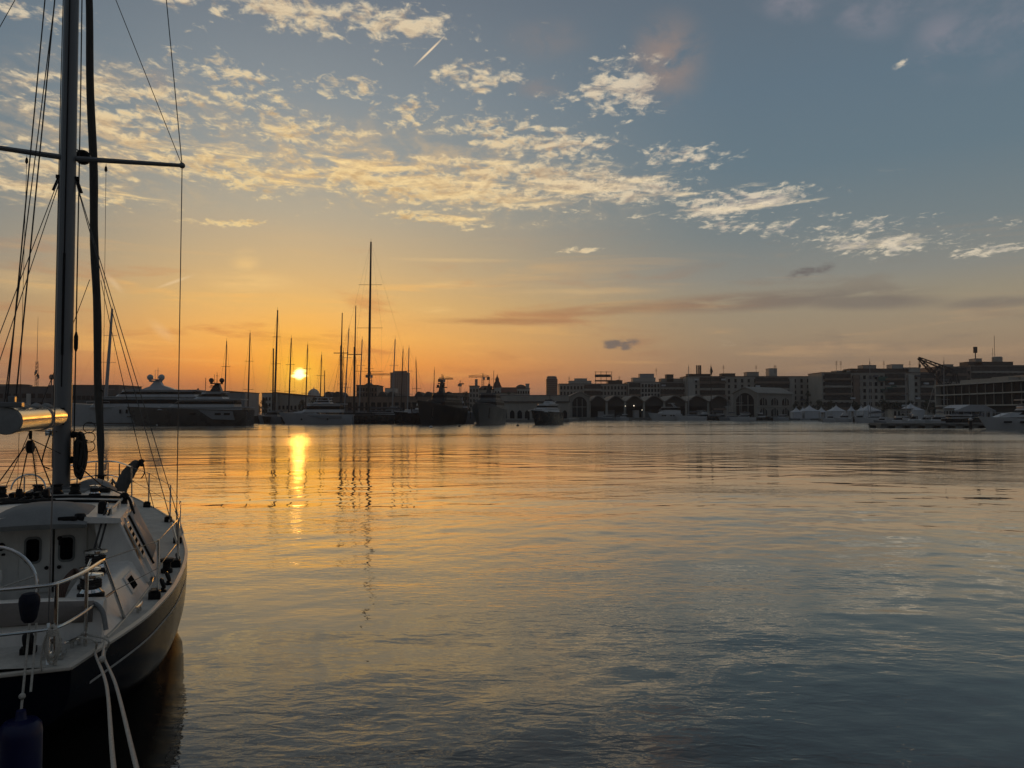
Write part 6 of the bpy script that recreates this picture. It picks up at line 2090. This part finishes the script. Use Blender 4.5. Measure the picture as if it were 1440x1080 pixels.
# ------------------------------------------------------------- cranes
def tower_crane(lab, pm, yt, pj0, pj1, yj, Y):
    t = thing('tower_crane', lab, 'crane', (X(pm, Y), Y, 1.0))
    zt, zj = Z(yt, Y) - 1, Z(yj, Y) - 1
    m_ = MB()
    s_ = 0.9
    for k in range(18):
        z, z2 = zj * k / 18, zj * (k + 1) / 18
        for a, c in (((-s_, -s_), (s_, -s_)), ((s_, -s_), (s_, s_)), ((s_, s_), (-s_, s_)), ((-s_, s_), (-s_, -s_))):
            m_.tube([(*a, z), (*a, z2)], 0.16, 4)
            m_.tube([(*a, z), (*c, z2)], 0.11, 4)
    m_.build('tower', IRON, t)
    a, c = X(pj0, Y) - X(pm, Y), X(pj1, Y) - X(pm, Y)
    m_ = MB()
    n = 22
    for k in range(n):
        x, x2 = a + (c - a) * k / n, a + (c - a) * (k + 1) / n
        for y in (-0.6, 0.6):
            m_.tube([(x, y, zj), (x2, y, zj)], 0.13, 4)
            m_.tube([(x, y, zj), ((x + x2) / 2, 0, zj + 1.3)], 0.08, 4)
            m_.tube([(x2, y, zj), ((x + x2) / 2, 0, zj + 1.3)], 0.08, 4)
        m_.tube([(x, 0, zj + 1.3), (x2, 0, zj + 1.3)], 0.13, 4)
    m_.build('jib', IRON, t)
    m_ = MB()
    m_.tube([(0, 0, zj), (0, 0, zt)], 0.35, 5)
    m_.tube([(0, 0, zt), (a * 0.85, 0, zj + 1.3)], 0.07, 4)
    m_.tube([(0, 0, zt), (c * 0.85, 0, zj + 1.3)], 0.07, 4)
    m_.build('apex', IRON, t)
    e = a if abs(a) < abs(c) else c
    MB().box((e * 0.85, 0, zj - 1.0), (2.6, 1.6, 2.6)).build('counterweight', IRON, t, smooth=False)
    MB().box((0.9, -0.9, zj - 1.2), (1.8, 1.8, 2.2)).build('cab', FGREY, t, smooth=False)
    hx = (c if e == a else a) * 0.45
    MB().tube([(hx, 0, zj), (hx, 0, zj - 6)], 0.07, 4).build('hook_line', IRON, t)


tower_crane('construction crane half hidden by the tallest mast', 521, 523, 515, 549, 527.5, 700)
tower_crane('construction crane above the bow of the black ship', 623, 528, 617, 637, 533.5, 640)
tower_crane('construction crane with a long left jib, left of the church spire', 679, 525, 659, 688, 530.5, 660)
tower_crane('small faint crane between the black ship and the chimney house', 647, 535, 645, 652, 540.5, 900)

# old harbour crane on the right
Y = 322
hc = thing('harbour_crane', 'old harbour crane with a dark lattice jib rising left over the right hand quay', 'crane', (X(1313, Y), Y, 1.0))


def hp(px, py, y=0.0):
    return Vector((X(px, Y) - X(1313, Y), y, Z(py, Y) - 1.0))


def lattice(m_, a, c, w0, w1, n, r):
    d = (c - a).normalized()
    u = d.cross(Vector((0, 1, 0))).normalized()
    P = []
    for k in range(n + 1):
        q_ = a.lerp(c, k / n)
        w_ = w0 + (w1 - w0) * k / n
        P.append([q_ + u * w_ * s1 + Vector((0, w_ * s2, 0)) for s1, s2 in ((1, 1), (1, -1), (-1, -1), (-1, 1))])
    for k in range(n):
        for j in range(4):
            m_.tube([P[k][j], P[k + 1][j]], r, 4)
            m_.tube([P[k][j], P[k + 1][(j + 1) % 4]], r * 0.7, 4)


m_ = MB()
lattice(m_, hp(1333, 545), hp(1293, 503.5), 1.0, 0.35, 9, 0.17)
m_.build('jib', IRON, hc)
m_ = MB()
lattice(m_, hp(1345, 524), hp(1293, 503.0), 0.9, 0.3, 8, 0.15)
m_.build('tie_boom', IRON, hc)
m_ = MB()
for a, c in (((1333, 545), (1345, 524)), ((1322, 534), (1336, 519)), ((1345, 524), (1350, 548)), ((1333, 545), (1350, 548)), ((1313, 524), (1322, 514.5))):
    m_.tube([hp(*a, -0.8), hp(*c, -0.8)], 0.25, 5)
    m_.tube([hp(*a, 0.8), hp(*c, 0.8)], 0.25, 5)
m_.build('counter_frame', IRON, hc)
m_ = MB()
m_.box(hp(1341, 552), (5.0, 3.0, 4.0))
m_.box(hp(1341, 560), (3.4, 2.4, 2.0))
m_.build('machine_house', IRON, hc, smooth=False)
m_ = MB()
for x in (1334, 1348):
    for y in (-2, 2):
        m_.tube([hp(x, 588.0, y), hp(1341, 560, y * 0.4)], 0.3, 6)
m_.build('portal', IRON, hc)
m_ = MB()
m_.tube([hp(1303.5, 577), hp(1317, 534)], 0.14, 5)
m_.tube([hp(1303.5, 577), hp(1303.5, 588)], 0.22, 5)
m_.build('stay_strut', STONE, hc)
m_ = MB()
m_.tube([hp(1294.5, 504), hp(1294.5, 513)], 0.10, 5)
m_.box(hp(1294.5, 514.5), (0.7, 0.6, 1.3))
m_.build('hook_block', IRON, hc)


# ------------------------------------------------------------- white pavilions
def tent(lab, px, yp, wpx, Y=296, base=588, hgt=0.55, group=None):
    w = X(px + wpx / 2, Y) - X(px - wpx / 2, Y)
    t = thing('pavilion_tent', lab, 'tent', (X(px, Y), Y + w / 2, 1.0), 0.0, group)
    zt = Z(yp, Y) - 1.0
    ze = zt * hgt
    rg = []
    for k in range(7):
        u = k / 6
        s_ = w / 2 * (1 - u) ** 1.55 + 0.06
        z = ze + (zt - ze) * u
        rg.append([(-s_, -s_, z), (s_, -s_, z), (s_, s_, z), (-s_, s_, z)])
    MB().loft(rg).build('canopy', TENT, t, smooth=False)
    MB().tube([(0, 0, zt - 0.2), (0, 0, zt + 0.5)], 0.06, 5).build('finial', TENT, t)
    for x, y, sx, sy in ((0, -w / 2 + 0.1, w - 0.2, 0.06), (-w / 2 + 0.1, 0, 0.06, w - 0.4), (w / 2 - 0.1, 0, 0.06, w - 0.4)):
        if sx > sy and wpx < 13:
            for x2 in (-w * 0.33, w * 0.36):
                MB().box((x2, y, ze / 2), (w * 0.22, 0.06, ze)).build('side_wall', TENT, t, smooth=False)
        else:
            MB().box((x, y, ze / 2), (sx, sy, ze)).build('side_wall', TENT, t, smooth=False)
    for x in (-w / 2, w / 2):
        MB().box((x, -w / 2, ze / 2), (0.12, 0.12, ze)).build('post', STONEP, t, smooth=False)


GT = 'white pavilion tents on the quay'
tent('leftmost small white pavilion, just right of the arched hall', 1122, 572.5, 13, group=GT)
tent('small white pavilion touching the left side of the widest left one', 1131, 572.5, 10, 300, group=GT)
tent('wide white pavilion with a tall peak, third from the arched hall', 1142, 569.5, 21, group=GT)
tent('white pavilion with an open dark front, right of the wide third one', 1157.5, 572.5, 12, group=GT)
tent('small white pavilion tucked behind the left side of the middle tall one', 1173, 573, 11, 304, group=GT)
tent('tall white pavilion in the middle of the row with a dark pole before it', 1180, 569.5, 20, group=GT)
tent('tiny pale pavilion farther back, right of the middle tall one', 1199, 570.5, 9, 350, 586, group=GT)
tent('tiny pale pavilion farther back, left of the tall boat mast', 1213, 570.5, 9, 352, 586, group=GT)
tent('wide white pavilion behind the tall boat mast of the second block', 1227, 568.5, 25, group=GT)
tent('largest steep white pavilion, left of the old harbour crane foot', 1287.5, 566.8, 27, 280, group=GT)
tent('narrow white pavilion at the right of the broad marquee', 1390, 570, 12, 262, group=GT)
Y = 262
t = thing('marquee', 'broad white marquee with a ridged roof behind the black hulled boat', 'tent', (X(1372, Y), Y, 1.0))
w = X(1400, Y) - X(1342, Y)
ze, zt = Z(577.5, Y) - 1, Z(569, Y) - 1
MB().loft([[(-w / 2, y, ze), (-w * 0.02 - 1.5, y, zt), (w * 0.22, y, zt - 0.1), (w / 2, y, ze), (w / 2, y, ze - 0.3), (-w / 2, y, ze - 0.3)] for y in (0, 12)]).build('canopy', TENT, t, smooth=False)
for k in range(6):
    MB().box((-w / 2 + 0.3 + (w - 0.6) * k / 5, 0.1, ze / 2), (0.14, 0.14, ze)).build('post', STONEP, t, smooth=False)
MB().box((0, 11.5, ze / 2), (w * 0.96, 0.1, ze)).build('back_wall', FCANVAS, t, smooth=False)
# site cabin with a striped front, container
t, w, h = block('site_cabin', 'pale striped kiosk left of the broad marquee', 'kiosk', 1326, 1342, 575, 262, 4, STONEP, parapet=0.2)
windows(t, None, w, h * 0.3, h * 0.9, 4, 1, 0.5, 1.4)
t, w, h = block('site_cabin', 'grey flat kiosk left of the largest steep pavilion', 'kiosk', 1256, 1283, 575.5, 268, 4, STONE, parapet=0.2)
windows(t, None, w, h * 0.3, h * 0.9, 5, 1, 0.6, 1.3)

# lit lamps under the sheds
LAMP = bpy.data.materials.new('lit_lamp')
LAMP.use_nodes = True
LAMP.node_tree.nodes.clear()
lb = NB(LAMP.node_tree)
lb.n('ShaderNodeOutputMaterial', {'Surface': lb.n('ShaderNodeEmission', {'Color': (1.0, 0.86, 0.62, 1), 'Strength': 1.6}).outputs[0]})
for px, py, r, lab in ((891.5, 570.5, 0.24, 'brightest lit lamp before the wavy sheds'), (879.5, 571, 0.16, 'lit lamp just left of the brightest one at the sheds'), (903, 576.5, 0.15, 'lower lit lamp just left of the white flybridge cruiser')):
    t = thing('street_lamp', lab, 'lamp', (X(px, 341), 341, 1.0))
    z = Z(py, 341) - 1
    MB().tube([(0, 0.3, 0), (0, 0.3, z)], 0.06, 5).build('pole', IRON, t)
    MB().tube([(0, 0.3, z), (0, 0, z + 0.1)], 0.05, 5).build('bracket', IRON, t)
    MB().ball((0, 0, z), r, 8).build('bulb', LAMP, t)


# ------------------------------------------------------------- trees
def tree(lab, px, yt, wpx, Y, seed, trunk=0.3, base=1.0, group='trees on the far shore'):
    rnd = random.Random(seed)
    zt = Z(yt, Y) - base
    rw = (X(px + wpx / 2, Y) - X(px - wpx / 2, Y)) / 2
    t = thing('tree', lab, 'tree', (X(px, Y), Y, base), 0.0, group)
    zc0 = zt * trunk
    m_ = MB()
    m_.tube([(0, 0, 0), (0.1, 0, zc0), (0.0, 0.1, zt * 0.7)], [0.28, 0.2, 0.08], 7)
    for k in range(6):
        a = rnd.uniform(0, 2 * pi)
        z = zc0 + (zt - zc0) * rnd.uniform(0.0, 0.5)
        m_.tube([(0.05, 0, z * 0.9), (rw * 0.6 * cos(a), rw * 0.6 * sin(a), z + rw * 0.5)], [0.11, 0.04], 5)
    m_.build('trunk', BARK, t)
    cl = MB()
    blobs_ = []
    for k in range(13):
        u = rnd.random()
        a = rnd.uniform(0, 2 * pi)
        zz2 = zc0 + (zt - zc0) * (0.12 + 0.76 * u)
        rr = rw * 0.75 * sqrt(max(0.05, 1 - (2 * u - 0.9) ** 2)) * rnd.uniform(0.2, 1.0)
        blobs_.append((Vector((rr * cos(a), rr * sin(a), zz2)), rw * rnd.uniform(0.28, 0.5)))
    for c_, r_ in blobs_:
        for k in range(60):
            d = Vector((rnd.gauss(0, 1), rnd.gauss(0, 1), rnd.gauss(0, 0.8))).normalized() * r_ * rnd.random() ** 0.4
            p = c_ + d
            if p.z > zt:
                p.z = zt - rnd.random() * 0.3
            s_ = rnd.uniform(0.16, 0.36) * max(0.8, rw / 3)
            u1 = Vector((rnd.gauss(0, 1), rnd.gauss(0, 1), rnd.gauss(0, 1))).normalized()
            v1 = u1.orthogonal().normalized()
            w1 = u1.cross(v1)
            cl.add([p - v1 * s_, p - w1 * s_ * 0.6, p + v1 * s_, p + w1 * s_ * 0.6], [(0, 1, 2, 3)])
    cl.build('crown', LEAF, t, smooth=False)


tree('round dark tree at the right end of the row of apartments', 1136.5, 548.5, 12, 372, 1, 0.35)
for k, (px, yt, wp, Y, lab) in enumerate([
        (1120, 562, 16, 356, 'dark bushy tree behind the leftmost small pavilions'),
        (1152, 561, 20, 356, 'dark tree in the gap between the two apartment blocks'),
        (1168, 562, 16, 352, 'dark tree behind the white pavilion with an open front'),
        (1204, 564, 20, 360, 'low dark tree behind the tiny pale pavilions'),
        (1243, 560, 20, 340, 'dark tree behind the right side of the wide pavilion with the mast'),
        (1262, 561, 20, 342, 'dark tree behind the grey flat kiosk'),
        (1281, 563, 18, 344, 'dark tree behind the largest steep pavilion'),
        (1303, 561, 18, 346, 'dark tree at the foot of the old harbour crane'),
        (1314, 566, 14, 348, 'small dark tree left of the glass building corner'),
        (372, 559, 16, 318, 'dark tree hugging the left wall of the pale waterfront house'),
        (362, 566, 14, 318, 'low dark bush like tree left of the pale waterfront house'),
        (425, 561, 16, 310, 'dark tree in front of the small domed building'),
        (442, 557, 20, 306, 'broad dark tree right of the small domed building'),
        (458, 556, 18, 296, 'dark tree behind the flybridge yacht, left of the schooner'),
        (628, 546, 12, 330, 'dark tree right behind the radar mast of the black ship'),
        (655, 547, 14, 350, 'yellowish dark tree left of the chimney house'),
        (716, 548, 14, 345, 'dark tree right of the church spire'),
        (760, 558, 12, 330, 'small dark tree left of the pale rounded tower'),
        (870, 534.5, 12, 436, 'roof level tree clump right of the billboard frame'),
        (1188, 521, 8, 402, 'small bush on the left roof terrace of the tall apartment block')]):
    roofz = 1.0
    if px == 870:
        roofz = Z(540, 430) + 0.2
    if px == 1188:
        roofz = Z(524, 400) + 0.2
    tree(lab, px, yt, wp, Y, 20 + k, 0.2, roofz)

# ---------------------------------------------------------------- thin evening haze over the harbour
hz = bpy.data.materials.new('evening_haze')
hz.use_nodes = True
hz.node_tree.nodes.clear()
hb = NB(hz.node_tree)
pv = hb.n('ShaderNodeVolumePrincipled', {'Color': (0.80, 0.80, 0.84, 1), 'Density': 0.00026, 'Anisotropy': 0.35})
hb.n('ShaderNodeOutputMaterial', {'Volume': pv.outputs[0]})
tag(MB().box((0, 690, 30), (3400, 1820, 64)).build('haze', hz, smooth=False), kind='stuff')
S.cycles.volume_bounces = 0
S.cycles.volume_max_steps = 64
